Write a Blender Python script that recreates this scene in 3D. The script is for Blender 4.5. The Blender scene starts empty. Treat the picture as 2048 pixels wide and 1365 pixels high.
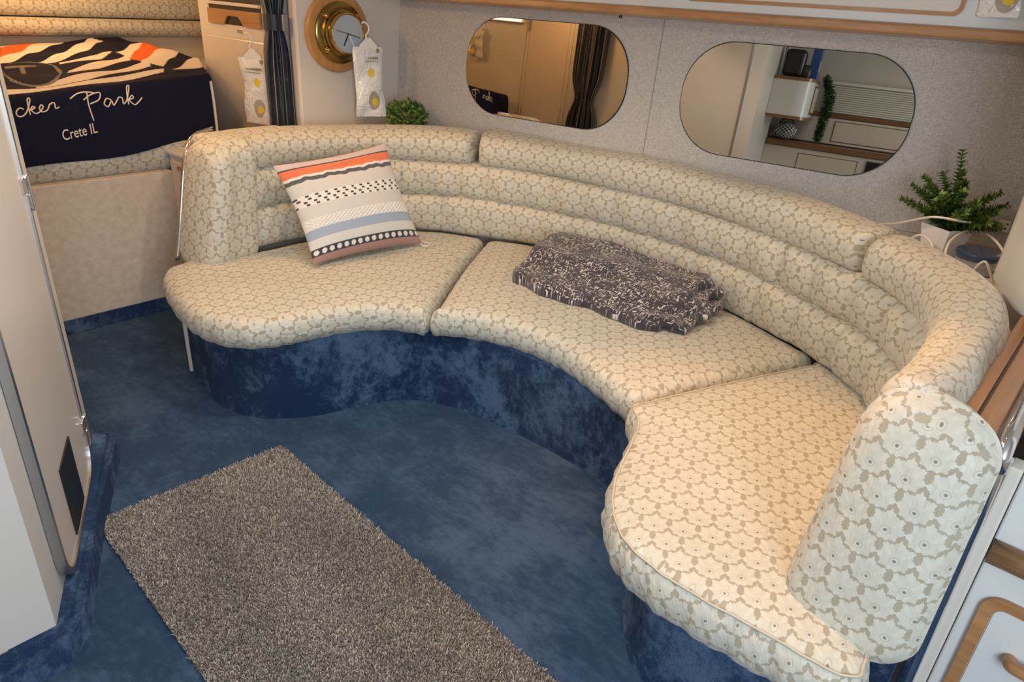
import bpy, bmesh, math, random
from mathutils import Vector, Matrix
from mathutils.geometry import delaunay_2d_cdt
from math import sin, cos, pi, sqrt, exp, radians as R_
random.seed(7)
sc = bpy.context.scene
COL = sc.collection

# ------------------------------------------------------------------ camera
F, PITCH, ROLL, YAW, HC = 1400.0, R_(26.0), R_(3.83), R_(40.6), 1.55
hf = Vector((-sin(YAW), cos(YAW), 0)); fw = hf*cos(PITCH) + Vector((0, 0, -sin(PITCH)))
r0 = Vector((cos(YAW), sin(YAW), 0)); u0 = r0.cross(fw)
rt = cos(ROLL)*r0 + sin(ROLL)*u0; up = -sin(ROLL)*r0 + cos(ROLL)*u0
cam = bpy.data.cameras.new('camera'); cam.sensor_width = 36; cam.lens = F/2048*36; cam.clip_start = 0.02
co = bpy.data.objects.new('camera', cam); COL.objects.link(co)
m3 = Matrix((rt, up, -fw)).transposed()
co.matrix_world = Matrix.Translation((0, 0, HC)) @ m3.to_4x4()
sc.camera = co

# ------------------------------------------------------------------ light
w = bpy.data.worlds.new('world'); sc.world = w; w.use_nodes = True
bg = w.node_tree.nodes['Background']; bg.inputs[0].default_value = (0.75, 0.86, 1.0, 1); bg.inputs[1].default_value = 0.6
def light(name, kind, loc, power, color, size=0.2, rot=(0, 0, 0), sy=None, spot=None, blend=0.5):
    l = bpy.data.lights.new(name, kind); l.energy = power; l.color = color
    if kind == 'AREA':
        l.size = size
        if sy: l.shape = 'RECTANGLE'; l.size_y = sy
        else: l.shape = 'DISK'
    else: l.shadow_soft_size = size
    if kind == 'SPOT': l.spot_size = R_(spot); l.spot_blend = blend
    o = bpy.data.objects.new(name, l); COL.objects.link(o); o.location = loc; o.rotation_euler = rot
    return o
WARM = (1.0, 0.56, 0.23); WARM2 = (1.0, 0.87, 0.72); COOL = (0.80, 0.90, 1.0)
CEIL = 1.96
# ceiling downlights of the saloon (halogen), berth lamp, companionway daylight, added soft fill under the ceiling
for (x, y, p, c, sp) in ((-0.58, 1.50, 40, (1.0, 0.47, 0.13), 58), (-0.45, 2.20, 16, WARM, 80), (-1.50, 1.30, 27, WARM2, 150), (-1.75, 2.05, 9, WARM, 95), (-2.60, 1.75, 18, WARM, 95), (-2.05, 0.75, 8, WARM2, 110)):
    light('downlight', 'SPOT', (x, y, CEIL-0.03), p, c, 0.035, spot=sp, blend=0.55)
light('berth_lamp', 'POINT', (-4.6, 1.35, 1.80), 17, WARM, 0.10)
light('passage_lamp', 'POINT', (-2.95, 0.95, 1.85), 11, WARM, 0.06)
light('added_ceiling_fill', 'AREA', (-1.0, 0.75, CEIL-0.02), 9, (0.95, 0.96, 1.0), 0.6, sy=0.6)  # unseen soft panel added as cool fill from above; the ceiling has no hatch
light('companionway_daylight', 'AREA', (1.1, -0.35, 1.30), 37, COOL, 0.9, rot=(R_(90), 0, R_(62)), sy=1.2)
vs = sc.view_settings
vs.view_transform = 'Standard'; vs.look = 'None'; vs.exposure = 0.14; vs.gamma = 1.0; vs.use_curve_mapping = False

# ------------------------------------------------------------------ node expressions
class X:
    def __init__(s, k): s.k = k
    def __add__(a, b): return mth('ADD', a, b)
    __radd__ = __add__
    def __sub__(a, b): return mth('SUBTRACT', a, b)
    def __rsub__(a, b): return mth('SUBTRACT', b, a)
    def __mul__(a, b): return mth('MULTIPLY', a, b)
    __rmul__ = __mul__
    def __truediv__(a, b): return mth('DIVIDE', a, b)
NT = None
def node(t): return NT.nodes.new(t)
def put(sock, v):
    if isinstance(v, X): NT.links.new(v.k, sock)
    elif isinstance(v, (int, float)): sock.default_value = v
    else: sock.default_value = tuple(v) + ((1,) if len(v) == 3 and sock.type == 'RGBA' else ())
def mth(op, *a):
    n = node('ShaderNodeMath'); n.operation = op
    for i, v in enumerate(a): put(n.inputs[i], v)
    return X(n.outputs[0])
def fract(a): return mth('FRACT', a)
def mx(a, b): return mth('MAXIMUM', a, b)
def step(v, lo, hi):
    n = node('ShaderNodeMapRange'); n.interpolation_type = 'SMOOTHSTEP'; n.clamp = True
    put(n.inputs[0], v); put(n.inputs[1], lo); put(n.inputs[2], hi); return X(n.outputs[0])
def mapr(v, a, b, c, d):
    n = node('ShaderNodeMapRange'); n.clamp = True
    for i, q in enumerate((v, a, b, c, d)): put(n.inputs[i], q)
    return X(n.outputs[0])
def mix(f, a, b):
    n = node('ShaderNodeMix'); n.data_type = 'RGBA'
    put(n.inputs[0], f); put(n.inputs[6], a); put(n.inputs[7], b); return X(n.outputs[2])
def coord(kind='Object', scale=None):
    n = node('ShaderNodeTexCoord'); v = X(n.outputs[kind])
    if scale:
        m = node('ShaderNodeMapping'); put(m.inputs[0], v); m.inputs[3].default_value = scale; v = X(m.outputs[0])
    return v
def sep(v):
    n = node('ShaderNodeSeparateXYZ'); put(n.inputs[0], v); return [X(o) for o in n.outputs]
def noise(v, s, detail=2, rough=0.5, dist=0):
    n = node('ShaderNodeTexNoise'); put(n.inputs['Vector'], v); n.inputs['Scale'].default_value = s
    n.inputs['Detail'].default_value = detail; n.inputs['Roughness'].default_value = rough; n.inputs['Distortion'].default_value = dist
    return X(n.outputs[0])
def bump(h, strength=0.3, dist=0.01):
    n = node('ShaderNodeBump'); n.inputs['Strength'].default_value = strength; n.inputs['Distance'].default_value = dist
    put(n.inputs['Height'], h); return X(n.outputs[0])
MATS = {}
def material(name, fn=None, **kw):
    """fn() returns dict of principled inputs built as expressions."""
    global NT
    m = bpy.data.materials.new(name); m.use_nodes = True; NT = m.node_tree
    p = NT.nodes['Principled BSDF']
    d = dict(kw)
    if fn: d.update(fn())
    for k, v in d.items(): put(p.inputs[k], v)
    MATS[name] = m; return m
def attr_color(name='Col'):
    n = node('ShaderNodeVertexColor'); n.layer_name = name; return X(n.outputs[0])

def damask(DX=0.066, DY=0.052, leafc=(0.615, 0.60, 0.515), ground=(0.375, 0.33, 0.245)):
    def f():
        uv = coord('UV'); u, v, _ = sep(uv)
        wob = noise(uv, 60, 2) - 0.5
        u = u + wob*0.004; v = v + wob*0.003
        rho = []; veins = []; eye = None
        for ox, oy in ((0, 0), (0.5, 0.5)):
            px = (fract(u/DX + ox) - 0.5)*DX; py = (fract(v/(2*DY) + oy) - 0.5)*(2*DY)
            qy = py + 0.011
            ang = mth('ARCTAN2', px, qy); r = mth('SQRT', px*px + qy*qy); ca = mth('COSINE', ang)
            lob = 1.0 - mth('POWER', mth('ABSOLUTE', mth('SINE', ang*4.5)), 0.9); ser = 1.0 - mth('ABSOLUTE', mth('SINE', ang*16.0))
            Rr = (0.0326 + 0.0118*ca)*(0.78 + 0.24*lob + 0.07*ser)
            rho.append(r/Rr)
            ey = py + 0.010; r2 = mth('SQRT', px*px + ey*ey)
            e = mx(step(0.0032 - r2, -0.0008, 0.0008), 0.30*step(0.0010 - mth('ABSOLUTE', r2 - 0.0080), -0.0006, 0.0006))
            veins.append(step(lob, 0.10, 0.30)*1.0 + step(0.62 - rho[-1], -0.02, 0.02))
            eye = e if eye is None else mx(eye, e)
        mn = mth('MINIMUM', rho[0], rho[1]); df = mth('ABSOLUTE', rho[0] - rho[1])
        leaf = step(0.985 - mn, -0.03, 0.03)*step(df, 0.05, 0.12)
        leaf = leaf*(1.0 - 0.16*(1.0 - mth('MINIMUM', mth('MINIMUM', veins[0], veins[1]), 1.0)))
        tone = noise(uv, 9, 3)
        c = mix(leaf, ground, leafc)
        c = mix(mapr(tone, 0.35, 0.7, 0.0, 0.18), c, tuple(q*0.82 for q in leafc))
        c = mix(eye*0.75, c, (0.10, 0.08, 0.055))
        wr = noise(coord('UV', (13, 3.0, 1)), 2.6, 3, 0.55)
        thr = noise(coord('UV', (900, 300, 1)), 1, 1)
        h = wr*0.8 + leaf*0.06 + thr*0.03
        return {'Base Color': c, 'Roughness': mapr(leaf, 0, 1, 0.7, 0.5), 'Sheen Weight': 0.25, 'Sheen Roughness': 0.4, 'Normal': bump(h, 0.55, 0.02)}
    return f
material('damask', damask())
material('piping', **{'Base Color': (0.56, 0.51, 0.40), 'Roughness': 0.7})
def carpet(a, b, sc_=7.0, st=(1, 1, 1), lo=0.42, hi=0.62):
    def f():
        o = coord('Object', st); n1 = noise(o, sc_, 6, 0.72, 0.15); n2 = noise(o, sc_*0.32, 2, 0.5, 0.1); n3 = noise(coord('Object'), 330, 2, 0.6)
        n4 = noise(o, sc_*5.5, 3, 0.65); t = step(n1*0.45 + n2*0.33 + n4*0.22, lo, hi)
        c = mix(t, a, b); c = mix(mapr(n3, 0.3, 0.7, 0.0, 0.5), c, tuple(x*0.45 for x in a))
        return {'Base Color': c, 'Roughness': 0.95, 'Sheen Weight': 0.25, 'Sheen Roughness': 0.5, 'Sheen Tint': (0.35, 0.55, 0.9, 1), 'Specular IOR Level': 0.1, 'Normal': bump(n3 + n1*0.4, 0.8, 0.012)}
    return f
material('carpet', carpet((0.026, 0.060, 0.125), (0.088, 0.155, 0.265), 5.0, (1, 1.6, 1), 0.43, 0.60))
material('carpet_wall', carpet((0.010, 0.030, 0.098), (0.135, 0.22, 0.38), 8.0, (1, 1, 0.8), 0.46, 0.60))
def linen():
    o = coord('Object'); x, y, z = sep(o)
    wv = mth('SINE', x*1300.0)*0.5 + mth('SINE', z*1300.0)*0.5
    n = noise(o, 260, 3, 0.7); n2 = noise(coord('Object', (60, 60, 400)), 1, 2); n3 = noise(coord('Object', (400, 60, 60)), 1, 2)
    c = mix(mapr(n*0.4 + n2*0.35 + n3*0.35, 0.38, 0.68, 0, 1), (0.35, 0.33, 0.31), (0.66, 0.635, 0.605))
    return {'Base Color': c, 'Roughness': 0.9, 'Normal': bump(n + n2 + n3 + wv*0.2, 0.35, 0.003)}
material('linen', linen)
def beige_vinyl():
    o = coord('Object'); n = noise(o, 120, 4, 0.6); n2 = noise(o, 30, 3)
    return {'Base Color': mix(mapr(n2, 0.3, 0.7, 0, 1), (0.50, 0.44, 0.37), (0.60, 0.54, 0.46)), 'Roughness': 0.7, 'Normal': bump(n*0.6 + n2, 0.35, 0.006)}
material('beige_vinyl', beige_vinyl)
material('laminate', **{'Base Color': (0.70, 0.655, 0.60), 'Roughness': 0.38})
material('laminate_door', **{'Base Color': (0.70, 0.62, 0.55), 'Roughness': 0.30})
material('white_gloss', **{'Base Color': (0.70, 0.71, 0.70), 'Roughness': 0.28})
material('headliner', **{'Base Color': (0.66, 0.62, 0.56), 'Roughness': 0.85})
def wood(a, b, st=(2, 30, 30), r=0.32):
    def f():
        o = coord('Object', st); n = noise(o, 1.6, 4, 0.6, 0.6)
        return {'Base Color': mix(mapr(n, 0.3, 0.7, 0, 1), a, b), 'Roughness': r, 'Coat Weight': 0.3, 'Coat Roughness': 0.15}
    return f
material('oak', wood((0.36, 0.17, 0.065), (0.50, 0.26, 0.11)))
material('oak_y', wood((0.36, 0.17, 0.065), (0.50, 0.26, 0.11), (30, 2, 30)))
material('oak_dark', wood((0.16, 0.075, 0.03), (0.27, 0.14, 0.06)))
material('oak_ring', wood((0.42, 0.20, 0.06), (0.58, 0.30, 0.10), (20, 20, 3)))
material('chrome', **{'Base Color': (0.80, 0.80, 0.82), 'Metallic': 1.0, 'Roughness': 0.10})
material('brushed', **{'Base Color': (0.55, 0.55, 0.56), 'Metallic': 1.0, 'Roughness': 0.32})
material('brass', **{'Base Color': (0.52, 0.38, 0.14), 'Metallic': 1.0, 'Roughness': 0.16})
material('brass_dark', **{'Base Color': (0.30, 0.21, 0.07), 'Metallic': 1.0, 'Roughness': 0.24})
material('mirror', **{'Base Color': (0.50, 0.45, 0.375), 'Metallic': 1.0, 'Roughness': 0.01})
material('dark_edge', **{'Base Color': (0.015, 0.014, 0.013), 'Roughness': 0.4})
material('black', **{'Base Color': (0.01, 0.01, 0.012), 'Roughness': 0.35})
material('dial', **{'Base Color': (0.46, 0.53, 0.60), 'Roughness': 0.12, 'Coat Weight': 0.8, 'Coat Roughness': 0.03})
material('plastic', **{'Base Color': (0.84, 0.83, 0.81), 'Roughness': 0.35})
material('cable', **{'Base Color': (0.80, 0.76, 0.68), 'Roughness': 0.45})
def sachet_m():
    o = coord('Object'); n = noise(o, 26, 3, 0.6, 1.0); sp = noise(o, 75, 1)
    c = mix(step(sp, 0.72, 0.75), (0.84, 0.84, 0.84), (0.60, 0.52, 0.16))
    return {'Base Color': c, 'Roughness': 0.22, 'Coat Weight': 0.6, 'Coat Roughness': 0.08, 'Normal': bump(n, 0.6, 0.02)}
material('sachet', sachet_m)
material('sachet_window', **{'Base Color': (0.42, 0.39, 0.34), 'Roughness': 0.2, 'Coat Weight': 0.5})
material('yellow', **{'Base Color': (0.80, 0.58, 0.06), 'Roughness': 0.35})
material('gold_print', **{'Base Color': (0.34, 0.27, 0.08), 'Roughness': 0.4})
material('print_cream', **{'Base Color': (0.80, 0.72, 0.60), 'Roughness': 0.8})
material('leaf_a', **{'Base Color': (0.10, 0.19, 0.035), 'Roughness': 0.5})
material('leaf_b', **{'Base Color': (0.22, 0.32, 0.07), 'Roughness': 0.5})
material('leaf_c', **{'Base Color': (0.030, 0.085, 0.020), 'Roughness': 0.5})
material('stem', **{'Base Color': (0.06, 0.10, 0.03), 'Roughness': 0.6})
material('pot', **{'Base Color': (0.84, 0.84, 0.85), 'Roughness': 0.4})
material('lid_blue', **{'Base Color': (0.030, 0.065, 0.14), 'Roughness': 0.15, 'Coat Weight': 0.4})
material('clear', **{'Base Color': (0.85, 0.85, 0.85), 'Roughness': 0.1, 'Transmission Weight': 0.7, 'IOR': 1.2})
material('coated', fn=lambda: {'Base Color': attr_color(), 'Roughness': 0.85, 'Sheen Weight': 0.2, 'Normal': bump(noise(coord('Object'), 420, 2) + noise(coord('Object'), 18, 3)*1.5, 0.5, 0.006)})
material('plush', fn=lambda: {'Base Color': attr_color(), 'Roughness': 0.9, 'Specular IOR Level': 0.15, 'Normal': bump(noise(coord('Object'), 14, 3)*2 + noise(coord('Object'), 380, 2)*0.3, 0.4, 0.012)})
def throw_m():
    uv = coord('UV'); u, v, _ = sep(uv)
    a = noise(coord('UV', (170, 42, 1)), 1, 2, 0.6, 0.3); b = noise(coord('UV', (42, 185, 1)), 1, 2, 0.6, 0.3); g = noise(uv, 11, 2)
    f = mx(step(a + g*0.18, 0.675, 0.71), step(b + g*0.18, 0.685, 0.72))
    return {'Base Color': mix(f, (0.046, 0.036, 0.048), (0.74, 0.70, 0.66)), 'Roughness': 0.9, 'Sheen Weight': 0.3, 'Normal': bump(f + noise(uv, 300, 2), 0.5, 0.006)}
material('throw', throw_m)
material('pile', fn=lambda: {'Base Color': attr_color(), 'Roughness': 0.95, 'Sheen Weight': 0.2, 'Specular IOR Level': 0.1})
material('rug_back', **{'Base Color': (0.12, 0.10, 0.085), 'Roughness': 0.95})
def curtain_m():
    uv = coord('UV'); u, v, _ = sep(uv)
    s = step(mth('SINE', u*120.0), 0.90, 0.96)
    fl = noise(coord('UV', (110, 34, 1)), 1, 3, 0.65); f = step(fl, 0.62, 0.67)
    c = mix(f, (0.008, 0.013, 0.034), (0.15, 0.18, 0.25)); c = mix(s, c, (0.30, 0.285, 0.27))
    return {'Base Color': c, 'Roughness': 0.30, 'Sheen Weight': 0.3, 'Normal': bump(fl, 0.3, 0.01)}
material('curtain', curtain_m)
def checks():
    x, y, z = sep(coord('UV')); f = step(mth('SINE', x*150.0)*mth('SINE', y*150.0), -0.05, 0.05)
    return {'Base Color': mix(f, (0.01, 0.01, 0.012), (0.75, 0.75, 0.72)), 'Roughness': 0.7}
material('checks', checks)
material('blue_box', **{'Base Color': (0.03, 0.11, 0.42), 'Roughness': 0.3})
material('slat', **{'Base Color': (0.85, 0.82, 0.72), 'Roughness': 0.45})
def glow_m(): return {'Base Color': (0.9, 0.88, 0.8), 'Emission Color': (1.0, 0.93, 0.78), 'Emission Strength': 2.5}
material('glow', glow_m)
material('window_day', **{'Base Color': (0.1, 0.1, 0.1), 'Emission Color': (0.9, 0.95, 1.0), 'Emission Strength': 0.08})

# ------------------------------------------------------------------ mesh helpers
def link(name, me, m=None, parent=None, smooth=False):
    o = bpy.data.objects.new(name, me); COL.objects.link(o)
    if m: me.materials.append(MATS[m])
    if smooth:
        me.polygons.foreach_set('use_smooth', [True]*len(me.polygons))
    if parent: o.parent = parent
    return o
def from_py(name, v, f, m=None, parent=None, smooth=False, uv=None, colr=None):
    me = bpy.data.meshes.new(name); me.from_pydata([tuple(p) for p in v], [], f); me.validate(); me.update()
    if uv:
        l = me.uv_layers.new(name='UVMap'); idx = [0]*len(me.loops); me.loops.foreach_get('vertex_index', idx)
        buf = []
        for i in idx: buf += [uv[i][0], uv[i][1]]
        l.data.foreach_set('uv', buf)
    if colr:
        ca = me.color_attributes.new('Col', 'FLOAT_COLOR', 'POINT'); buf = []
        for c in colr: buf += [c[0], c[1], c[2], 1.0]
        ca.data.foreach_set('color', buf)
    return link(name, me, m, parent, smooth)
def bmo(name, bm, m=None, parent=None, smooth=False):
    me = bpy.data.meshes.new(name); bmesh.ops.recalc_face_normals(bm, faces=bm.faces[:]); bm.to_mesh(me); bm.free()
    return link(name, me, m, parent, smooth)
def add_box(bm, a, b, bev=0.0, seg=2, M=None):
    r = bmesh.ops.create_cube(bm, size=1.0); vs_ = r['verts']
    for v in vs_:
        v.co = Vector([(a[i]+b[i])/2 + v.co[i]*(b[i]-a[i]) for i in range(3)])
    if bev:
        es = list({e for v in vs_ for e in v.link_edges})
        q = bmesh.ops.bevel(bm, geom=es, offset=bev, segments=seg, affect='EDGES', profile=0.5)
        vs_ = list({v for f in q['faces'] for v in f.verts} | {v for v in vs_ if v.is_valid})
    if M:
        for v in vs_: v.co = M @ v.co
def box(name, a, b, m, parent=None, bev=0.004, seg=2, M=None):
    bm = bmesh.new(); add_box(bm, a, b, bev, seg)
    if M: bmesh.ops.transform(bm, matrix=M, verts=bm.verts[:])
    return bmo(name, bm, m, parent)
def crom(pts, n, closed=False):
    P = [Vector(p) for p in pts]; L = len(P); dense = []
    for i in range(L if closed else L-1):
        p0 = P[(i-1) % L] if closed or i > 0 else P[0]*2-P[1]; p1 = P[i]; p2 = P[(i+1) % L]; p3 = P[(i+2) % L] if closed or i+2 < L else P[-1]*2-P[-2]
        for k in range(24):
            t = k/24
            dense.append(0.5*((2*p1)+(p2-p0)*t+(2*p0-5*p1+4*p2-p3)*t*t+(3*p1-p0-3*p2+p3)*t**3))
    dense.append(P[0].copy() if closed else P[-1].copy())
    s = [0]
    for a, b in zip(dense, dense[1:]): s.append(s[-1]+(b-a).length)
    out = []; j = 0; N = n if closed else n-1
    for k in range(n):
        d = s[-1]*k/N
        while j < len(s)-2 and s[j+1] < d: j += 1
        t = (d-s[j])/max(1e-9, s[j+1]-s[j]); out.append(dense[j].lerp(dense[j+1], min(1, t)))
    return out, s[-1]
def tube(name, pts, r, m, parent=None, seg=8, n=None, radii=None, flat=None):
    P = crom(pts, n or max(8, len(pts)*5))[0] if len(pts) > 2 else [Vector(p) for p in pts]
    v = []; f = []; nrm = None
    for i, p in enumerate(P):
        t = (P[min(i+1, len(P)-1)]-P[max(i-1, 0)]).normalized()
        if nrm is None:
            nrm = t.orthogonal().normalized()
        nrm = (nrm - t*nrm.dot(t)).normalized(); b = t.cross(nrm)
        rr = radii[int(i*(len(radii)-1)/(len(P)-1)+0.5)] if radii else r
        for k in range(seg):
            a = 2*pi*k/seg; v.append(p + nrm*cos(a)*rr + b*sin(a)*rr)
    n_ = len(P)
    for i in range(n_-1):
        for k in range(seg):
            k2 = (k+1) % seg; f.append((i*seg+k, i*seg+k2, (i+1)*seg+k2, (i+1)*seg+k))
    f.append(tuple(range(seg))[::-1]); f.append(tuple((n_-1)*seg+k for k in range(seg)))
    return from_py(name, v, f, m, parent, True)
def lathe(name, prof, m, parent=None, M=None, seg=48, smooth=True):
    v = []; f = []
    for (r, z) in prof:
        for k in range(seg):
            a = 2*pi*k/seg; v.append(Vector((r*cos(a), r*sin(a), z)))
    for i in range(len(prof)-1):
        for k in range(seg):
            k2 = (k+1) % seg; f.append((i*seg+k, i*seg+k2, (i+1)*seg+k2, (i+1)*seg+k))
    f.append(tuple(range(seg))[::-1]); f.append(tuple((len(prof)-1)*seg+k for k in range(seg)))
    if M: v = [M @ p for p in v]
    o = from_py(name, v, f, m, parent, False)
    if smooth: o.data.set_sharp_from_angle(angle=R_(35)); o.data.polygons.foreach_set('use_smooth', [True]*len(o.data.polygons))
    return o
def extrude_poly(name, pts, z0, z1, m, parent=None, bev=0.0):
    bm = bmesh.new(); vs_ = [bm.verts.new((p[0], p[1], z0)) for p in pts]; fc = bm.faces.new(vs_)
    r = bmesh.ops.extrude_face_region(bm, geom=[fc]); nv = [e for e in r['geom'] if isinstance(e, bmesh.types.BMVert)]
    for q in nv: q.co.z = z1
    if bev:
        es = [e for e in bm.edges if all(abs(q.co.z-z1) < 1e-6 for q in e.verts)]
        bmesh.ops.bevel(bm, geom=es, offset=bev, segments=2, affect='EDGES')
    return bmo(name, bm, m, parent)
def rrect(w_, h_, r, n=6):
    o = []
    for cx, cy, a0 in ((w_/2-r, h_/2-r, 0), (-w_/2+r, h_/2-r, 90), (-w_/2+r, -h_/2+r, 180), (w_/2-r, -h_/2+r, 270)):
        for k in range(n+1):
            a = R_(a0+90*k/n); o.append((cx+r*cos(a), cy+r*sin(a)))
    return o
def plate(name, outline, t, m, parent=None, M=None, bev=0.0, smooth=False):
    """outline in local XY, thickness along local +Z from 0 to t"""
    bm = bmesh.new(); vs_ = [bm.verts.new((p[0], p[1], 0)) for p in outline]; fc = bm.faces.new(vs_)
    r = bmesh.ops.extrude_face_region(bm, geom=[fc]); nv = [e for e in r['geom'] if isinstance(e, bmesh.types.BMVert)]
    for q in nv: q.co.z = t
    if bev:
        es = [e for e in bm.edges if all(abs(q.co.z-t) < 1e-6 for q in e.verts)]
        bmesh.ops.bevel(bm, geom=es, offset=bev, segments=2, affect='EDGES')
    if M: bmesh.ops.transform(bm, matrix=M, verts=bm.verts[:])
    return bmo(name, bm, m, parent, smooth)
def ring_plate(name, outer, inner, t, m, parent=None, M=None):
    n = len(outer); v = []; f = []
    for z in (0, t):
        v += [Vector((p[0], p[1], z)) for p in outer] + [Vector((p[0], p[1], z)) for p in inner]
    for k in range(n):
        j = (k+1) % n
        f += [(2*n+k, 2*n+j, 3*n+j, 3*n+k), (k, n+k, n+j, j), (k, j, 2*n+j, 2*n+k), (n+k, 3*n+k, 3*n+j, n+j)]
    if M: v = [M @ p for p in v]
    return from_py(name, v, f, m, parent)
def frame(o, xa, ya):
    """matrix with local X, Y along xa, ya and Z = X x Y at origin o"""
    xa = Vector(xa).normalized(); ya = Vector(ya); ya = (ya-xa*ya.dot(xa)).normalized(); za = xa.cross(ya)
    return Matrix.Translation(o) @ Matrix((xa, ya, za)).transposed().to_4x4()
def thing(name, label, cat, loc=(0, 0, 0), group=None):
    o = bpy.data.objects.new(name, None); COL.objects.link(o); o.location = loc; o.empty_display_size = 0.05
    return tag(o, label, cat, group)
def tag(o, label, cat, group=None):
    o['label'] = label; o['category'] = cat
    if group: o['group'] = group
    return o
def struct(o, label=None):
    o['kind'] = 'structure'
    if label: o['label'] = label
    return o
def adopt(root, children):
    """parent meshes built in world space under an empty that has a location"""
    bpy.context.view_layer.update()
    for c in children: c.parent = root; c.matrix_parent_inverse = root.matrix_world.inverted()
def kids(root, *objs):
    inv = Matrix.Translation(root.location).inverted()
    for o in objs:
        if o.parent is None: o.parent = root; o.matrix_parent_inverse = inv

# ------------------------------------------------------------------ the setting
WY, WT = R_(8.0), R_(3.0)                     # the hull side converges forward and leans outward
WX = Vector((cos(WY), sin(WY), 0)); WN = Vector((sin(WY)*cos(WT), -cos(WY)*cos(WT), sin(WT)))
WZ = WN.cross(WX)*-1
if WZ.z < 0: WZ = -WZ
W0 = Vector((-1.5, 2.86, 1.0))
WM = Matrix.Translation(W0) @ Matrix((WX, WZ, WX.cross(WZ))).transposed().to_4x4()   # local: x along wall, y up, z into the room (checked below)
def wall_y(x, z=1.0): return W0.y + (x-W0.x)*math.tan(WY) + (z-1.0)*math.tan(WT)
struct(box('floor', (-5.6, -1.4, -0.05), (1.5, 3.3, 0.0), 'carpet', bev=0), 'blue plush carpet')
struct(box('ceiling', (-5.6, -1.4, CEIL), (1.5, 3.4, CEIL+0.05), 'headliner', bev=0))
wp = struct(plate('wall_port', [(-1.9, -1.05), (3.0, -1.05), (3.0, 1.0), (-1.9, 1.0)], -0.05, 'beige_vinyl', M=WM))
SEAM = -0.213
for a, b in ((-1.76, SEAM-0.0015), (SEAM+0.0015, 2.9)):
    plate('wall_panel', [(a, -0.16), (b, -0.16), (b, 0.56), (a, 0.56)], 0.006, 'linen', wp, M=WM, bev=0.002)
struct(box('wall_forward', (-3.26, 2.005, 0.0), (-3.2, 2.78, CEIL), 'laminate', bev=0.012), 'pale bulkhead carrying the brass clock')
struct(box('wall_berth_front', (-3.56, 0.5, 0.0), (-3.5, 1.46, 0.70), 'beige_vinyl', bev=0.004), 'textured beige panel below the berth')
struct(box('baseboard_berth', (-3.5, 0.5, 0.0), (-3.488, 1.46, 0.07), 'carpet_wall', bev=0.004))
struct(box('wall_bow', (-5.62, 0.4, 0.0), (-5.56, 3.2, CEIL), 'headliner', bev=0))
struct(box('wall_berth_side', (-5.6, 0.44, 0.0), (-2.42, 0.50, CEIL), 'laminate', bev=0))
struct(box('wall_berth_port', (-5.6, 2.86, 0.0), (-3.2, 2.92, CEIL), 'headliner', bev=0))
struct(box('wall_starboard', (-1.7, -1.26, 0.0), (1.5, -1.2, CEIL), 'headliner', bev=0))
# aft wall with the companionway opening
aw = bmesh.new()
add_box(aw, (1.4, -1.25, 0), (1.46, -0.85, CEIL)); add_box(aw, (1.4, 0.25, 0), (1.46, 3.4, CEIL)); add_box(aw, (1.4, -0.85, 0), (1.46, 0.25, 0.5))
struct(bmo('wall_aft', aw, 'laminate'))

# head compartment: slanted wall with the door, then a wall running aft to starboard
HA = Vector((-1.60, 0.22, 0)); HB = Vector((-2.375, 0.578, 0)); hd = (HB-HA).normalized(); hn = Vector((-hd.y, hd.x, 0))
if hn.x < 0 and hn.y < 0: hn = -hn
if hn.dot(Vector((1, 1, 0))) < 0: hn = -hn
hm = bmesh.new()
pl = [HA, HB, HB + Vector((-0.03, -0.10, 0)), Vector((-2.2, 0.30, 0)), Vector((-1.66, 0.10, 0)), Vector((-1.66, -1.2, 0)), Vector((-1.60, -1.2, 0))]
hw = extrude_poly('wall_head', pl, 0.0, CEIL, 'laminate'); struct(hw, 'pale wall of the head compartment')
# local frame of the slanted wall: x from the berth end towards the camera, y up, z out of the wall
HMx = frame(HB, -hd, (0, 0, 1))
if (HMx.to_3x3() @ Vector((0, 0, 1))).dot(hn) < 0: HMx = frame(HB, -hd, (0, 0, 1)) @ Matrix.Scale(-1, 4, (0, 0, 1))
HL = (HB-HA).length
def hp(x, y, z=0.0): return HMx @ Vector((x, y, z))
dr = thing('door_1', 'cream cabin door with chrome edge, rounded corners and two hinges', 'door', hp(0.12, 0))
dr['kind'] = 'structure'
DW, DH, DX0, DZ0 = 0.575, 1.68, 0.165, 0.10
dc = HMx @ Matrix.Translation((DX0+DW/2, DZ0+DH/2, 0.002))
kids(dr, plate('door_panel', rrect(DW-0.03, DH-0.03, 0.085, 8), 0.016, 'laminate_door', M=dc, bev=0.002),
     ring_plate('chrome_edge', rrect(DW, DH, 0.10, 8), rrect(DW-0.034, DH-0.034, 0.083, 8), 0.022, 'brushed', M=dc))
vc = HMx @ Matrix.Translation((DX0+0.31, DZ0+0.145, 0.019))
kids(dr, plate('vent_plate', [(-0.085, -0.11), (0.085, -0.11), (0.085, 0.11), (-0.085, 0.11)], 0.004, 'dark_edge', M=vc))
dr.children[-1]['label'] = 'dark rectangular vent plate low on the door'
for hz in (1.00, 0.24):
    hm_ = HMx @ Matrix.Translation((DX0-0.002, hz, 0.018))
    hb = bmesh.new()
    add_box(hb, (-0.040, -0.044, 0), (0.012, -0.003, 0.009), 0.003); add_box(hb, (-0.012, 0.003, 0), (0.040, 0.044, 0.009), 0.003); add_box(hb, (-0.007, -0.05, 0), (0.007, 0.05, 0.015), 0.004)
    bmesh.ops.transform(hb, matrix=hm_, verts=hb.verts[:]); kids(dr, bmo('hinge', hb, 'chrome'))
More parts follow.
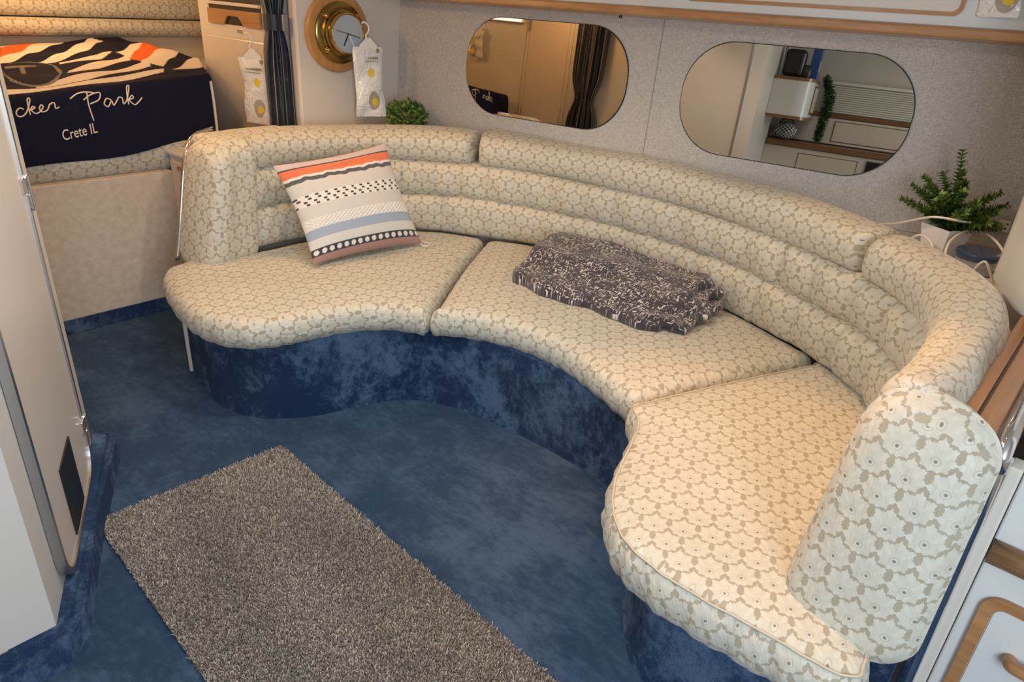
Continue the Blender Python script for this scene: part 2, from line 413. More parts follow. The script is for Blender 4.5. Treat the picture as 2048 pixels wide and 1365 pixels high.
# carpeted kick plinth along the head wall, rounded at the aft corner
kp = [Vector((-2.47, 0.52, 0)), Vector((-2.46, 0.60, 0)), Vector((-2.41, 0.655, 0)), Vector((-2.34, 0.64, 0)), Vector((-1.95, 0.44, 0)), Vector((-1.62, 0.285, 0)), Vector((-1.555, 0.22, 0)), Vector((-1.55, 0.12, 0)), Vector((-1.55, -1.2, 0)), Vector((-1.62, -1.2, 0)), Vector((-1.62, 0.1, 0)), Vector((-2.2, 0.35, 0))]
struct(extrude_poly('baseboard_head', kp, 0.0, 0.10, 'carpet_wall', bev=0.025), 'blue carpeted kick along the head wall')

# ------------------------------------------------------------------ the curved sofa
sofa = thing('curved_sofa', 'large U-shaped cream damask built-in sofa with ribbed back on a blue carpeted base', 'sofa', (-1.5, 1.9, 0))
inner = [(-2.835, 1.285), (-2.868, 1.50), (-2.875, 1.78), (-2.79, 2.10), (-2.60, 2.34), (-2.35, 2.49), (-2.05, 2.60), (-1.55, 2.65), (-1.10, 2.59), (-0.66, 2.41), (-0.41, 2.22), (-0.275, 1.95), (-0.236, 1.60), (-0.248, 1.27)]
NP = 300
path, PL = crom([Vector((a, b, 0)) for a, b in inner], NP)
def pnorm(i):
    t = (path[min(i+1, NP-1)]-path[max(i-1, 0)]).normalized(); return Vector((-t.y, t.x, 0))
PN = [pnorm(i) for i in range(NP)]
def at_x(x, lo=0, hi=NP):   # index on the centre stretch nearest to x
    return min(range(lo, hi), key=lambda i: abs(path[i].x-x) + (0 if path[i].y > 2.0 else 9))
def lerp(a, b, t): return a+(b-a)*t
def thick(i):
    t = i/(NP-1)
    ks = ((0, 0.95), (0.18, 1.0), (0.33, 0.95), (0.45, 0.72), (0.6, 0.70), (0.72, 0.70), (0.82, 0.62), (0.9, 0.46), (1.0, 0.42))
    for (a, b), (c, d) in zip(ks, ks[1:]):
        if t <= c: return lerp(b, d, (t-a)/(c-a))
    return ks[-1][1]
def roll(name, i0, i1, nc, zc, a, b, ex=2.5, nsec=32, flip=1.0, seams=(), crumple=0.0, caps=0.0, thickdep=False, seed=0, plen=None):
    v = []; f = []; uv = []
    ds = PL/(NP-1)
    rnd = random.Random(seed)
    phs = [rnd.uniform(0, 6.3) for _ in range(6)]
    N = i1-i0+1
    arc = [0.0]; pp = None
    for j in range(nsec+1):
        th = 2*pi*j/nsec + pi*1.5; q_ = (-math.copysign(abs(cos(th))**(2/ex), cos(th))*a*(0.75 if thickdep else 1), math.copysign(abs(sin(th))**(2/ex), sin(th))*b)
        if pp: arc.append(arc[-1]+sqrt((q_[0]-pp[0])**2+(q_[1]-pp[1])**2))
        pp = q_
    for q in range(N):
        i = i0+q; s = i*ds; k = thick(i) if thickdep else 1.0
        e = min(q, N-1-q)*ds; shr = 1.0
        if caps and e < caps: shr = 0.55+0.45*sqrt(max(0, 1-(1-e/caps)**2))
        pin = sum(exp(-((s-ss)/0.009)**2) for ss in seams)
        acc = 0; prev = None
        for j in range(nsec):
            th = 2*pi*j/nsec + pi*1.5
            cx, cz = cos(th), sin(th)
            nx = -math.copysign(abs(cx)**(2/ex), cx); nz = math.copysign(abs(cz)**(2/ex), cz)
            aa = a*shr; bb = b*(0.8+0.2*shr)
            n_ = nc*k + nx*aa*k; z = zc + nz*bb
            front = max(0, -nx)
            n_ += front*(0.022*pin + crumple*2.2*(0.22*sin(s*143+phs[4]+nz*2.5)+sin(s*37+phs[0]+nz*1.5)*0.5+sin(s*83+phs[1]-nz*2)*0.35+sin(s*19+phs[2])*0.4))
            z += 0.004*sin(s*9+phs[3])*nz
            p = path[i] + PN[i]*n_; p.z = z
            if prev is not None: acc += (p-prev).length if q == 0 else 0
            v.append(p); prev = p
            uv.append((s, zc*1.3 + arc[j]*flip))
    for q in range(N-1):
        for j in range(nsec):
            j2 = (j+1) % nsec; f.append((q*nsec+j, (q+1)*nsec+j, (q+1)*nsec+j2, q*nsec+j2))
    f.append(tuple(range(nsec))); f.append(tuple((N-1)*nsec+j for j in range(nsec))[::-1])
    o = from_py(name, v, f, 'damask', None, True, uv)
    kids(sofa, o); return o
ds = PL/(NP-1)
iA = at_x(-2.43); iB = at_x(-0.60)
low_seams = [0.55, 0.68, 0.80, 0.93, 1.06, 1.18, 1.33] + [PL-2.05, PL-1.62, PL-1.42, PL-1.20, PL-1.02, PL-0.87, PL-0.72]
mid_seams = [0.60, 0.74, 0.88, 1.00, 1.15, 1.27] + [PL-1.55, PL-1.40, PL-1.20, PL-1.05, PL-0.9, PL-0.75]
roll('lower_back_roll', 12, NP-12, 0.060, 0.545, 0.078, 0.098, 2.8, seams=low_seams, crumple=0.0035, seed=1)
roll('middle_back_roll', 12, NP-12, 0.082, 0.715, 0.085, 0.092, 2.7, seams=mid_seams, crumple=0.0045, seed=2)
roll('top_back_roll', 10, iA-1, 0.150, 0.866, 0.132, 0.082, 2.7, caps=0.03, thickdep=True, seed=3)
roll('top_back_roll', iA+1, iB-1, 0.160, 0.870, 0.150, 0.082, 2.7, caps=0.03, thickdep=True, seed=4)
roll('top_back_roll', iB+1, NP-8, 0.150, 0.868, 0.150, 0.084, 2.6, caps=0.03, thickdep=True, seed=5)
# back shell that carries the rolls
v = []; f = []
for i in range(6, NP-6):
    k = thick(i)
    for n_, z in ((0.08, 0.05), (0.10*k+0.02, 0.80), (0.24*k, 0.80), (0.24*k, 0.05)):
        p = path[i]+PN[i]*n_; p.z = z; v.append(p)
for q in range(NP-13):
    for j in range(4):
        j2 = (j+1) % 4; f.append((q*4+j, (q+1)*4+j, (q+1)*4+j2, q*4+j2))
kids(sofa, from_py('back_shell', v, f, 'beige_vinyl'))
# wings: the thick rounded pads that close the back at both ends
def wing(i_end, i_in, flare_out, inn, label, fd=(0.22, 0.36), taper=0.0):
    stepi = 1 if i_in > i_end else -1
    idx = list(range(i_end, i_in+stepi, stepi)); v = []; f = []; uv = []; NS = 40
    z0, z1, rr = 0.405, 0.955, 0.085
    secs = []
    base_t = (path[i_end]-path[i_end+stepi]).normalized()
    for e in (0.0, 0.006, 0.016, 0.032, 0.05): secs.append((i_end, e))
    for q, i in enumerate(idx[::2]):
        secs.append((i, 0.05+0.0001+q*2*ds))
    for (i, e) in secs:
        ins = 0.0
        if e < 0.062: ins = 0.062-sqrt(max(0, 0.062**2-(0.062-e)**2))
        k = max(0.0, min(1.0, (e-0.05)/0.11)); k = k*k*(3-2*k)
        nb = lerp(flare_out, 0.275*thick(i), k); na = lerp(inn, inn+0.012, k)
        fade = max(0.0, min(1.0, (e-fd[0])/(fd[1]-fd[0])))
        na = lerp(na, 0.06, fade)
        ztop = lerp(z1-0.012, z1, k) - 0.0*fade
        a = (nb-na)/2-ins; b = (ztop-z0)/2-ins
        cn = (na+nb)/2; cz = (ztop+z0)/2
        off = base_t*(0.05-e) if e < 0.05 else Vector((0, 0, 0))
        pts = rrect(2*a, 2*b, max(0.02, min(rr, a*0.9)-ins*0.5), 9)
        acc = 0; last = None
        for (x, z) in pts:
            p = path[i]+off+PN[i]*(cn+x); p.z = cz+z
            p.y += 0.20*(p.z-0.45)*(1-fade)*(0.4+0.6*(1-k))
            bul = max(0, 1-abs(z/b)**3)
            if x < 0:
                tq = max(0, min(1, (p.z-0.55)/0.38)); p -= PN[i]*(0.012*bul - taper*tq*tq*(3-2*tq)*min(1, -x/a))*(1-fade)
            if last is not None: acc += (p-last).length
            last = p.copy(); v.append(p); uv.append((acc+0.02, e+0.3))
    NS = len(rrect(1, 1, 0.1, 9))
    for q in range(len(secs)-1):
        for j in range(NS):
            j2 = (j+1) % NS; f.append((q*NS+j, q*NS+j2, (q+1)*NS+j2, (q+1)*NS+j))
    # end cap with a gentle dome, inset rings
    prev = list(range(NS)); c = sum((v[j] for j in range(NS)), Vector())/NS
    cap_v0 = len(v)
    for t, dm in ((0.8, 0.004), (0.5, 0.008), (0.2, 0.010)):
        st = len(v)
        for j in range(NS):
            p = c.lerp(v[j], t)+base_t*dm; v.append(p); uv.append((p.x*1.0, p.z))
        for j in range(NS):
            j2 = (j+1) % NS; f.append((prev[j], st+j, st+j2, prev[j2]))
        prev = list(range(st, st+NS))
    f.append(tuple(prev)); 
    o = from_py('wing_pad', v, f, 'damask', None, True, None)
    bm = bmesh.new(); bm.from_mesh(o.data); bmesh.ops.recalc_face_normals(bm, faces=bm.faces[:])
    L = bm.loops.layers.uv.new('UVMap')
    for fc in bm.faces:
        nn = fc.normal
        for l in fc.loops:
            p = l.vert.co
            if abs(nn.y) > 0.75 and abs(nn.z) < 0.6: l[L].uv = (p.x, p.z*1.02)
            elif abs(nn.z) > 0.6: l[L].uv = (p.y, p.x)
            else: l[L].uv = (p.y, p.z)
    bm.to_mesh(o.data); bm.free()
    o['label'] = label; kids(sofa, o); return o
wing(0, 32, 0.195, -0.055, 'padded wing closing the back beside the night stand', (0.27, 0.33))
wing(NP-1, NP-40, 0.240, -0.022, 'padded wing closing the back nearest the camera', taper=0.032, fd=(0.16, 0.42))

# seat cushions
def inside(p, poly):
    c = False; n = len(poly); j = n-1
    for i in range(n):
        if (poly[i][1] > p[1]) != (poly[j][1] > p[1]) and p[0] < (poly[j][0]-poly[i][0])*(p[1]-poly[i][1])/(poly[j][1]-poly[i][1])+poly[i][0]: c = not c
        j = i
    return c
def cushion(name, outline, zb, zt, rad, label, rotuv, crown=0.02, puff=0.0, seed=0):
    ol, L = crom([Vector((a, b, 0)) for a, b in outline], 260, True)
    area = sum(ol[i].x*ol[(i+1) % 260].y-ol[(i+1) % 260].x*ol[i].y for i in range(260))
    if area < 0: ol = ol[::-1]
    n = len(ol)
    nor = []
    for i in range(n):
        t = (ol[(i+5) % n]-ol[i-5]).normalized(); nor.append(Vector((t.y, -t.x, 0)))   # outward for CCW
    rnd = random.Random(seed); ph = [rnd.uniform(0, 6.28) for _ in range(4)]
    rings = []
    H = zt-zb
    # side profile: (inset, z)
    prof = [(0.05, zb), (0.016, zb+0.006), (0.004, zb+0.25*H), (0.0, zb+0.5*H), (0.006, zb+0.74*H), (0.018, zb+0.90*H), (0.036, zb+0.975*H)]
    v = []; f = []; uv = []
    ca, sa = cos(rotuv), sin(rotuv)
    for q, (ins, z) in enumerate(prof):
        for i in range(n):
            s = L*i/n
            cr = 0.0035*(sin(s*75+ph[0]+2*sin(s*11))+0.6*sin(s*131+ph[1]))*(1 if q in (1, 2, 3) else 0.3)
            p = ol[i]-nor[i]*(ins*rad/0.036+cr); p.z = z; v.append(p)
            e = ol[i]-nor[i]*0.036; d = (zt-z)+0.0
            pu = e+nor[i]*d
            uv.append((pu.x*ca-pu.y*sa, pu.x*sa+pu.y*ca))
    for q in range(len(prof)-1):
        for i in range(n):
            j = (i+1) % n; f.append((q*n+i, q*n+j, (q+1)*n+j, (q+1)*n+i))
    top = [(v[(len(prof)-1)*n+i].x, v[(len(prof)-1)*n+i].y) for i in range(n)]
    # inner grid
    xs = [p[0] for p in top]; ys = [p[1] for p in top]; g = 0.03; pts = list(top)
    gx = min(xs)
    k = 0
    while gx < max(xs):
        gy = min(ys)+(g/2 if k % 2 else 0)
        while gy < max(ys):
            if inside((gx, gy), top) and min((gx-a)**2+(gy-b)**2 for a, b in top[::3]) > (0.022)**2: pts.append((gx, gy))
            gy += g
        gx += g*0.87; k += 1
    res = delaunay_2d_cdt([Vector(p) for p in pts], [], [list(range(n))], 1, 1e-6)
    vv, ff = res[0], res[2]; base = len(v); mp = {}
    for k, p in enumerate(vv):
        o_ = [q for q in res[3][k] if q < n]
        d = 0.0 if o_ else min(sqrt((p.x-a)**2+(p.y-b)**2) for a, b in top[::2])
        z = zb+0.975*H+(0.025*H+crown)*(1-exp(-d/0.07)) + 0.003*sin(p.x*17+ph[2])*sin(p.y*14+ph[3])*(1-exp(-d/0.05))
        if o_: mp[k] = (len(prof)-1)*n+o_[0]
        else:
            mp[k] = len(v); v.append(Vector((p.x, p.y, z))); uv.append((p.x*ca-p.y*sa, p.x*sa+p.y*ca))
    for t in ff: f.append(tuple(mp[k] for k in t))
    f.append(tuple(range(n))[::-1])
    o = from_py(name, v, f, 'damask', None, True, uv); o['label'] = label
    kids(sofa, o)
    if puff:
        pip = tube('piping', [v[5*n+i]+nor[i]*0.002+Vector((0, 0, 0.001)) for i in list(range(0, n, 2))+[0]], 0.0030, 'piping', None, 5, n=400)
        pip.parent = o; pip.matrix_parent_inverse = o.matrix_parent_inverse.inverted() if False else Matrix.Identity(4)
    return o
cl = [(-2.955, 1.30), (-2.945, 1.19), (-2.89, 1.10), (-2.69, 1.03), (-2.47, 0.995), (-2.33, 1.005), (-2.215, 1.06), (-2.14, 1.165), (-2.10, 1.33), (-2.06, 1.46), (-1.985, 1.57), (-1.90, 1.625), (-1.862, 1.645), (-1.872, 1.69), (-1.95, 1.80), (-2.15, 2.11), (-2.335, 2.44), (-2.355, 2.475), (-2.41, 2.49), (-2.62, 2.38), (-2.82, 2.125), (-2.88, 1.78), (-2.885, 1.52)]
cc = [(-1.852, 1.665), (-1.727, 1.755), (-1.526, 1.822), (-1.327, 1.822), (-1.154, 1.775), (-1.02, 1.725), (-0.955, 1.70), (-0.925, 1.72), (-0.865, 1.91), (-0.77, 2.16), (-0.67, 2.40), (-0.655, 2.465), (-0.70, 2.49), (-1.10, 2.635), (-1.55, 2.69), (-2.05, 2.64), (-2.29, 2.54), (-2.33, 2.49), (-2.315, 2.43), (-2.13, 2.11), (-1.93, 1.80), (-1.86, 1.70)]
cr = [(-0.935, 1.66), (-0.865, 1.58), (-0.81, 1.44), (-0.76, 1.31), (-0.695, 1.205), (-0.61, 1.13), (-0.50, 1.098), (-0.38, 1.095), (-0.24, 1.105), (-0.13, 1.11), (-0.075, 1.13), (-0.06, 1.19), (-0.112, 1.42), (-0.14, 1.75), (-0.23, 2.06), (-0.385, 2.285), (-0.59, 2.435), (-0.64, 2.445), (-0.66, 2.38), (-0.755, 2.15), (-0.85, 1.91), (-0.915, 1.73)]
cushion('seat_cushion', cl, 0.335, 0.452, 0.040, 'seat cushion at the berth end', R_(20), 0.012, seed=11)
cushion('seat_cushion', cc, 0.335, 0.455, 0.038, 'middle seat cushion', R_(-3), 0.012, seed=12)
cushion('seat_cushion', cr, 0.328, 0.458, 0.040, 'seat cushion nearest the camera', R_(-25), 0.016, puff=1.0, seed=13)
bp = [(-2.772, 1.115), (-2.584, 1.085), (-2.435, 1.075), (-2.29, 1.12), (-2.20, 1.20), (-2.12, 1.33), (-2.07, 1.485), (-2.0, 1.64), (-1.86, 1.738), (-1.675, 1.788), (-1.43, 1.816), (-1.20, 1.816), (-1.03, 1.80), (-0.88, 1.70), (-0.79, 1.55), (-0.72, 1.43), (-0.645, 1.32), (-0.57, 1.235), (-0.50, 1.205), (-0.30, 1.205), (-0.13, 1.215), (-0.035, 1.225)]
bpc, _ = crom([Vector((a, b, 0)) for a, b in bp], 90)
v = []; f = []; n = len(bpc)
tn = []
for i in range(n):
    t = (bpc[min(i+1, n-1)]-bpc[max(i-1, 0)]).normalized(); tn.append(Vector((t.y, -t.x, 0)))
for (z, o_) in ((0.0, 0.006), (0.012, 0.0), (0.12, 0.0), (0.30, -0.004), (0.345, -0.006)):
    for i in range(n): p = bpc[i]+tn[i]*o_; p.z = z; v.append(p)
for q in range(4):
    for i in range(n-1): f.append((q*n+i, q*n+i+1, (q+1)*n+i+1, (q+1)*n+i))
back = [(-0.035, 1.41), (-0.115, 1.42), (-0.115, 2.1), (-0.5, 2.5), (-1.5, 2.72), (-2.4, 2.55), (-2.85, 2.15), (-2.95, 1.5)]
b0 = len(v); v += [Vector((a, b, 0)) for a, b in back]; b1 = len(v); v += [Vector((a, b, 0.345)) for a, b in back]
nb = len(back)
for i in range(nb-1): f.append((b0+i, b0+i+1, b1+i+1, b1+i))
f.append((n-1, b0, b1, 4*n+n-1, 3*n+n-1, 2*n+n-1, n+n-1)); f.append((b0+nb-1, 0, n, 2*n, 3*n, 4*n, b1+nb-1))
f.append(tuple(range(4*n, 5*n))+tuple(range(b1, b1+nb)))
bo = from_py('carpeted_base', v, f, 'carpet_wall', None, True); bo.data.set_sharp_from_angle(angle=R_(40)); bo['label'] = 'curved plinth covered in mottled blue carpet'
kids(sofa, bo)
# end panel under the berth-end cushion: white edge strip and thin panel
kids(sofa, box('end_panel', (-0.012, 0.0, 0.0), (0.006, 0.36, 0.335), 'laminate', bev=0.003, M=Matrix.Translation((-2.786, 1.115, 0)) @ Matrix.Rotation(R_(36), 4, 'Z')))
kids(sofa, tube('chrome_trim', [(-2.985, 1.205, 0.44), (-2.99, 1.235, 0.55), (-3.0, 1.275, 0.72), (-3.01, 1.31, 0.85), (-3.03, 1.345, 0.915), (-3.07, 1.40, 0.945), (-3.12, 1.50, 0.955)], 0.009, 'chrome'))

# ------------------------------------------------------------------ ledge behind the sofa
lg = []
for i in range(30, NP-40, 6): p = path[i]+PN[i]*0.2*thick(i); lg.append((p.x, p.y))
lo_ = [(x, wall_y(x, 0.85)-0.004) for x in (-0.05, -0.8, -1.5, -2.3, -3.18)]
lpts = [(-3.18, 1.95)] + lg + [(-0.10, 2.1), (-0.05, 2.4)] + lo_
shelf = struct(extrude_poly('trim_ledge', lpts, 0.80, 0.825, 'laminate'), 'pale shelf between sofa back and hull side')

# ------------------------------------------------------------------ mirrors
MZ = Matrix.Translation((0, 0, 0.007))
zin = (WM.to_3x3() @ Vector((0, 0, 1))).y < 0
SG = 1 if zin else -1
def on_wall(x, y, off): return WM @ Matrix.Translation((x, y, SG*off))
def oval(w_, h_, bl=0.0, n=96):
    return rrect(w_, h_, 0.205, 24)
def oval_mirror(cx, cy, w_, h_, label):
    t = thing('oval_mirror', label, 'mirror', on_wall(cx, cy-h_/2, 0.007).translation, 'oval wall mirrors')
    M = on_wall(cx, cy, 0.0062)
    if SG < 0: M = M @ Matrix.Rotation(pi, 4, 'Y')
    kids(t, plate('backing', oval(w_+0.006, h_+0.006), 0.004, 'dark_edge', M=M), plate('glass', oval(w_, h_), 0.0065, 'mirror', M=M))
    return t
oval_mirror(-0.793, 0.243, 0.900, 0.448, 'oval wall mirror next to the brass clock, above the striped cushion')
oval_mirror(0.369, 0.227, 0.893, 0.442, 'oval wall mirror above the folded throw, nearer the potted fern')

# ------------------------------------------------------------------ overhead cabinet on the hull side
def wl(x, y, off): return WM @ Vector((x, y, SG*off))
WB = WM if SG > 0 else WM @ Matrix.Scale(-1, 4, (0, 0, 1))
oc = thing('overhead_cabinet', 'long white overhead cabinet with oak bottom rail above the mirrors', 'cabinet', wl(0, 0.51, 0.1))
kids(oc, box('body', (-1.72, 0.545, 0.0), (1.25, 0.94, 0.205), 'white_gloss', bev=0.004, M=WB),
     box('bottom_rail', (-1.72, 0.512, 0.0), (1.25, 0.545, 0.222), 'oak', bev=0.008, M=WB))
for a, b in ((-1.30, -0.10), (-0.06, 0.885)):
    Mx = WB @ Matrix.Translation(((a+b)/2, 0.575+0.16, 0.205))
    rim = ring_plate('door_rim', rrect(b-a, 0.32, 0.03), rrect(b-a-0.024, 0.296, 0.022), 0.010, 'oak', M=Mx)
    d = plate('cabinet_door', rrect(b-a-0.024, 0.296, 0.022), 0.009, 'laminate', M=Mx, bev=0.002)
    kids(oc, d); rim.parent = d
ml = tag(lathe('push_button', [(0.007, 0), (0.007, 0.008), (0.004, 0.012)], 'black', M=WB @ Matrix.Translation((-0.33, 0.5085, 0.19)) @ Matrix.Rotation(R_(90), 4, 'X'), seg=16), 'tiny black catch under the overhead cabinet rail', 'catch')

# ------------------------------------------------------------------ ship's clock
MC = frame((-3.2, 2.235, 1.348), (0, 1, 0), (0, 0, 1))     # local z = +X
ck = thing('ship_clock', 'round brass ship clock on an oak backing ring', 'clock', (-3.2, 2.235, 1.17))
def ringprof(r0_, r1, t, b): return [(r0_, 0), (r1-b, 0), (r1, b*0.6), (r1, t-b), (r1-b, t), (r0_, t)]
kids(ck, lathe('wooden_ring', [(0.182, 0.0), (0.186, 0.006), (0.186, 0.014), (0.176, 0.026), (0.13, 0.028)], 'oak_ring', M=MC, seg=72),
     lathe('brass_flange', [(0.142, 0.024), (0.142, 0.036), (0.134, 0.042), (0.112, 0.044), (0.106, 0.052), (0.106, 0.066), (0.098, 0.070)], 'brass_dark', M=MC, seg=72),
     lathe('bezel', [(0.098, 0.066), (0.099, 0.088), (0.096, 0.100), (0.090, 0.103), (0.086, 0.099), (0.086, 0.090)], 'brass', M=MC, seg=72),
     lathe('dial', [(0.087, 0.090), (0.087, 0.0985), (0.02, 0.0987)], 'dial', M=MC, seg=64))
for a in (40, 140, 220, 320):
    kids(ck, lathe('bolt', [(0.016, 0.040), (0.016, 0.05), (0.013, 0.056), (0.011, 0.066), (0.006, 0.071)], 'brass', M=MC @ Matrix.Translation((0.118*cos(R_(a)), 0.118*sin(R_(a)), 0)), seg=20))
for nm, ang, ln, wd, mt in (('hand', -118, 0.060, 0.003, 'black'), ('hand', -60, 0.066, 0.0022, 'plastic'), ('hand', -14, 0.070, 0.0024, 'brass'), ('hand', 166, 0.070, 0.0018, 'brass')):
    kids(ck, box(nm, (0, -wd, 0.0995), (ln, wd, 0.1010), mt, bev=0, M=MC @ Matrix.Rotation(R_(ang), 4, 'Z')))
kids(ck, lathe('hub', [(0.004, 0.0985), (0.004, 0.102), (0.002, 0.103)], 'black', M=MC, seg=12))

# ------------------------------------------------------------------ scent sachets on hooks
def sachet(M, label, tw=0.0, h=0.29, w_=0.128):
    """local: x right, y up (0 = top of the hook), z towards the viewer"""
    o0 = M.translation
    t = thing('scented_sachet', label, 'sachet', o0, 'hanging sachets')
    hk = tube('hook', [M @ Vector(p) for p in ((-0.030, -0.006, 0), (-0.018, 0.0, 0), (-0.004, -0.006, 0), (0.006, -0.024, 0), (0.002, -0.044, 0), (-0.010, -0.060, 0), (-0.006, -0.078, 0))], 0.0045, 'plastic')
    hg = plate('hanger', [(-0.010, -0.070), (0.010, -0.070), (0.030, -0.090), (0.046, -0.104), (0.048, -0.135), (-0.048, -0.135), (-0.046, -0.104), (-0.030, -0.090)], 0.005, 'plastic', M=M @ Matrix.Translation((0, 0, -0.002)), bev=0.0015)
    NX, NY = 14, 34; v = []; f = []; rnd = random.Random(len(label)); p1, p2 = rnd.uniform(0, 6), rnd.uniform(0, 6)
    def P(i, j, sd):
        u = i/NX*2-1; q = j/NY; y = -0.112-h*q
        wid = w_/2*(1-0.05*sin(q*9+p1)-0.05*sin(pi*q))
        th = 0.011*(1-u**4)*min(1, q*7, (1-q)*7)
        wob = 0.006*sin(q*11+u*2+p2)*min(1, q*5)+tw*q*u
        return M @ Vector((u*wid+0.006*sin(q*5+p1), y, wob+sd*th+0.001*sin(u*9+q*23)))
    for sd in (1, -1):
        for j in range(NY+1):
            for i in range(NX+1): v.append(P(i, j, sd))
    n1 = (NX+1)*(NY+1)
    for j in range(NY):
        for i in range(NX):
            a = j*(NX+1)+i; f.append((a, a+1, a+NX+2, a+NX+1)); f.append((n1+a, n1+a+NX+1, n1+a+NX+2, n1+a+1))
    bag = from_py('bag', v, f, 'sachet', None, True)
    def disc(nm, cx, q, rx, ry, m, lift):
        vv = []; K = 28
        for rr in (0, 0.5, 1):
            for k in range(K):
                a = 2*pi*k/K; u = (cx+rr*rx*cos(a))/(w_/2); qq = q+rr*ry*sin(a)/h
                p = P((u+1)/2*NX, qq*NY, 1) + (M.to_3x3() @ Vector((0, 0, lift))); vv.append(p)
        ff = []
        for r_ in range(2):
            for k in range(K):
                k2 = (k+1) % K; ff.append((r_*K+k, r_*K+k2, (r_+1)*K+k2, (r_+1)*K+k))
        return from_py(nm, vv, ff, m, None, True)
    kids(t, hk, hg, bag, disc('printed_dot', 0.014, 0.36, 0.019, 0.021, 'yellow', 0.0015), disc('window', 0.016, 0.76, 0.031, 0.046, 'sachet_window', 0.0012), disc('capsule', 0.022, 0.78, 0.018, 0.020, 'yellow', 0.0024), disc('corner_dot', 0.050, 0.05, 0.009, 0.012, 'gold_print', 0.0012))
    b = bmesh.new(); rn = random.Random(3)     # the worn print line above the dot: short gold strokes
    x = -0.036
    while x < 0.044:
        wd = rn.choice((0.002, 0.003, 0.0045)); hh = 0.008 if x < 0.012 else 0.012
        add_box(b, (x, -0.164-hh/2, 0.0105), (x+wd, -0.164+hh/2, 0.0125)); x += wd+0.0022
    add_box(b, (-0.034, -0.181, 0.0108), (0.044, -0.1785, 0.0125))
    bmesh.ops.transform(b, matrix=M, verts=b.verts[:]); kids(t, bmo('print_line', b, 'gold_print'))
    return t
sachet(frame((-3.435, 1.90, 1.325), (0.85, 0.5, 0), (0.03, 0, 1)), 'white sachet hanging on the pale berth cabinet beside the dark curtain', 0.008, h=0.315, w_=0.15)
sachet(frame((-3.065, 2.325, 1.405), (0.25, 1, 0), (0.0, 0.02, 1)), 'white sachet with yellow dots hanging from the brass clock', 0.004, h=0.335, w_=0.155)
sachet(WB @ Matrix.Translation((0.975, 0.93, 0.235)), 'crumpled white sachet hanging from the overhead cabinet at the upper corner', 0.02, h=0.24, w_=0.11)

# ------------------------------------------------------------------ curtain tied beside the clock
def curtain(x, y0, y1, z0, z1, label, depth=0.04, ztie=1.32, face=1, axis='y', foldn=5.5):
    t = thing('tied_curtain', label, 'curtain', (x, (y0+y1)/2, z0) if axis == 'y' else ((y0+y1)/2, x, z0), 'tied curtains')
    NX, NY = 72, 40; v = []; f = []; uv = []; mid = (y0+y1)/2; hw_ = (y1-y0)/2
    for j in range(NY+1):
        z = z0+(z1-z0)*j/NY; g = 1-0.38*exp(-((z-ztie)/0.10)**2); g2 = 1-0.3*exp(-((z-ztie)/0.06)**2)
        for i in range(NX+1):
            u = i/NX*2-1; q = mid+u*hw_*g
            d = depth*g2*(0.6*sin(u*foldn*pi+0.5*sin(z*4))+0.3*sin(u*13.3*1.7+z*2))
            p = (x+face*d, q, z) if axis == 'y' else (q, x+face*d, z)
            v.append(Vector(p)); uv.append((u*0.40, z))
    for j in range(NY):
        for i in range(NX):
            a = j*(NX+1)+i; f.append((a, a+1, a+NX+2, a+NX+1))
    c = from_py('drape', v, f, 'curtain', None, True, uv)
    md = c.modifiers.new('thickness', 'SOLIDIFY'); md.thickness = 0.003
    # strap
    ol = rrect(hw_*2*0.72, depth*2.3, depth*0.9, 6)
    Mt = Matrix.Translation((x, mid, ztie-0.035)) @ (Matrix.Rotation(R_(90), 4, 'Z') if axis == 'y' else Matrix.Identity(4))
    st = ring_plate('strap', ol, [(a*0.95, b*0.92) for a, b in ol], 0.07, 'curtain', M=Mt)
    kids(t, c, st)
    sx = x+face*depth*1.18
    if axis == 'y': kids(t, box('clasp', (sx-0.003, mid+0.012, ztie-0.036), (sx+0.006, mid+0.040, ztie+0.036), 'brushed', bev=0.002))
    return t
curtain(-3.27, 1.872, 2.000, 0.815, 1.90, 'dark navy floral curtain tied back between the berth cabinet and the clock', 0.042, 1.385)

# ------------------------------------------------------------------ berth: base, mattress, bow cushions, blanket
bt = thing('berth_mattress', 'cream damask berth mattress under the striped blanket', 'mattress', (-4.3, 1.3, 0.68))
bm = bmesh.new(); add_box(bm, (-5.18, 0.53, 0.685), (-3.515, 1.735, 1.03), 0.09, 5)
mo = bmo('mattress', bm, 'damask', None, True)
def planar_uv(o, sc_=1.0):
    me = o.data; L = me.uv_layers.new(name='UVMap') if not me.uv_layers else me.uv_layers[0]
    for p in me.polygons:
        a = max(range(3), key=lambda k: abs(p.normal[k]))
        for li in p.loop_indices:
            c = me.vertices[me.loops[li].vertex_index].co
            L.data[li].uv = ((c.y, c.z), (c.x, c.z), (c.x, c.y))[a]
planar_uv(mo); kids(bt, mo)
bm = bmesh.new(); add_box(bm, (-5.18, 1.74, 0.685), (-4.075, 2.84, 1.045), 0.06, 4); mo = bmo('mattress_infill', bm, 'damask', None, True); planar_uv(mo); kids(bt, mo)
struct(box('wall_berth_base', (-5.3, 0.52, 0.0), (-3.57, 1.735, 0.68), 'beige_vinyl', bev=0.0))
for k, (z0, z1, xo) in enumerate(((1.185, 1.285, 0.0), (1.290, 1.42, 0.02), (1.425, 1.60, 0.05))):
    bm = bmesh.new(); add_box(bm, (-5.52, 0.55, z0), (-5.10-xo, 2.84, z1), 0.045, 4)
    c = bmo('bow_cushion', bm, 'damask', None, True); planar_uv(c)
    tag(c, ('lowest', 'middle', 'uppermost')[k]+' cream damask roll of the cushioned bow end behind the berth', 'cushion', 'bow end cushion rolls')
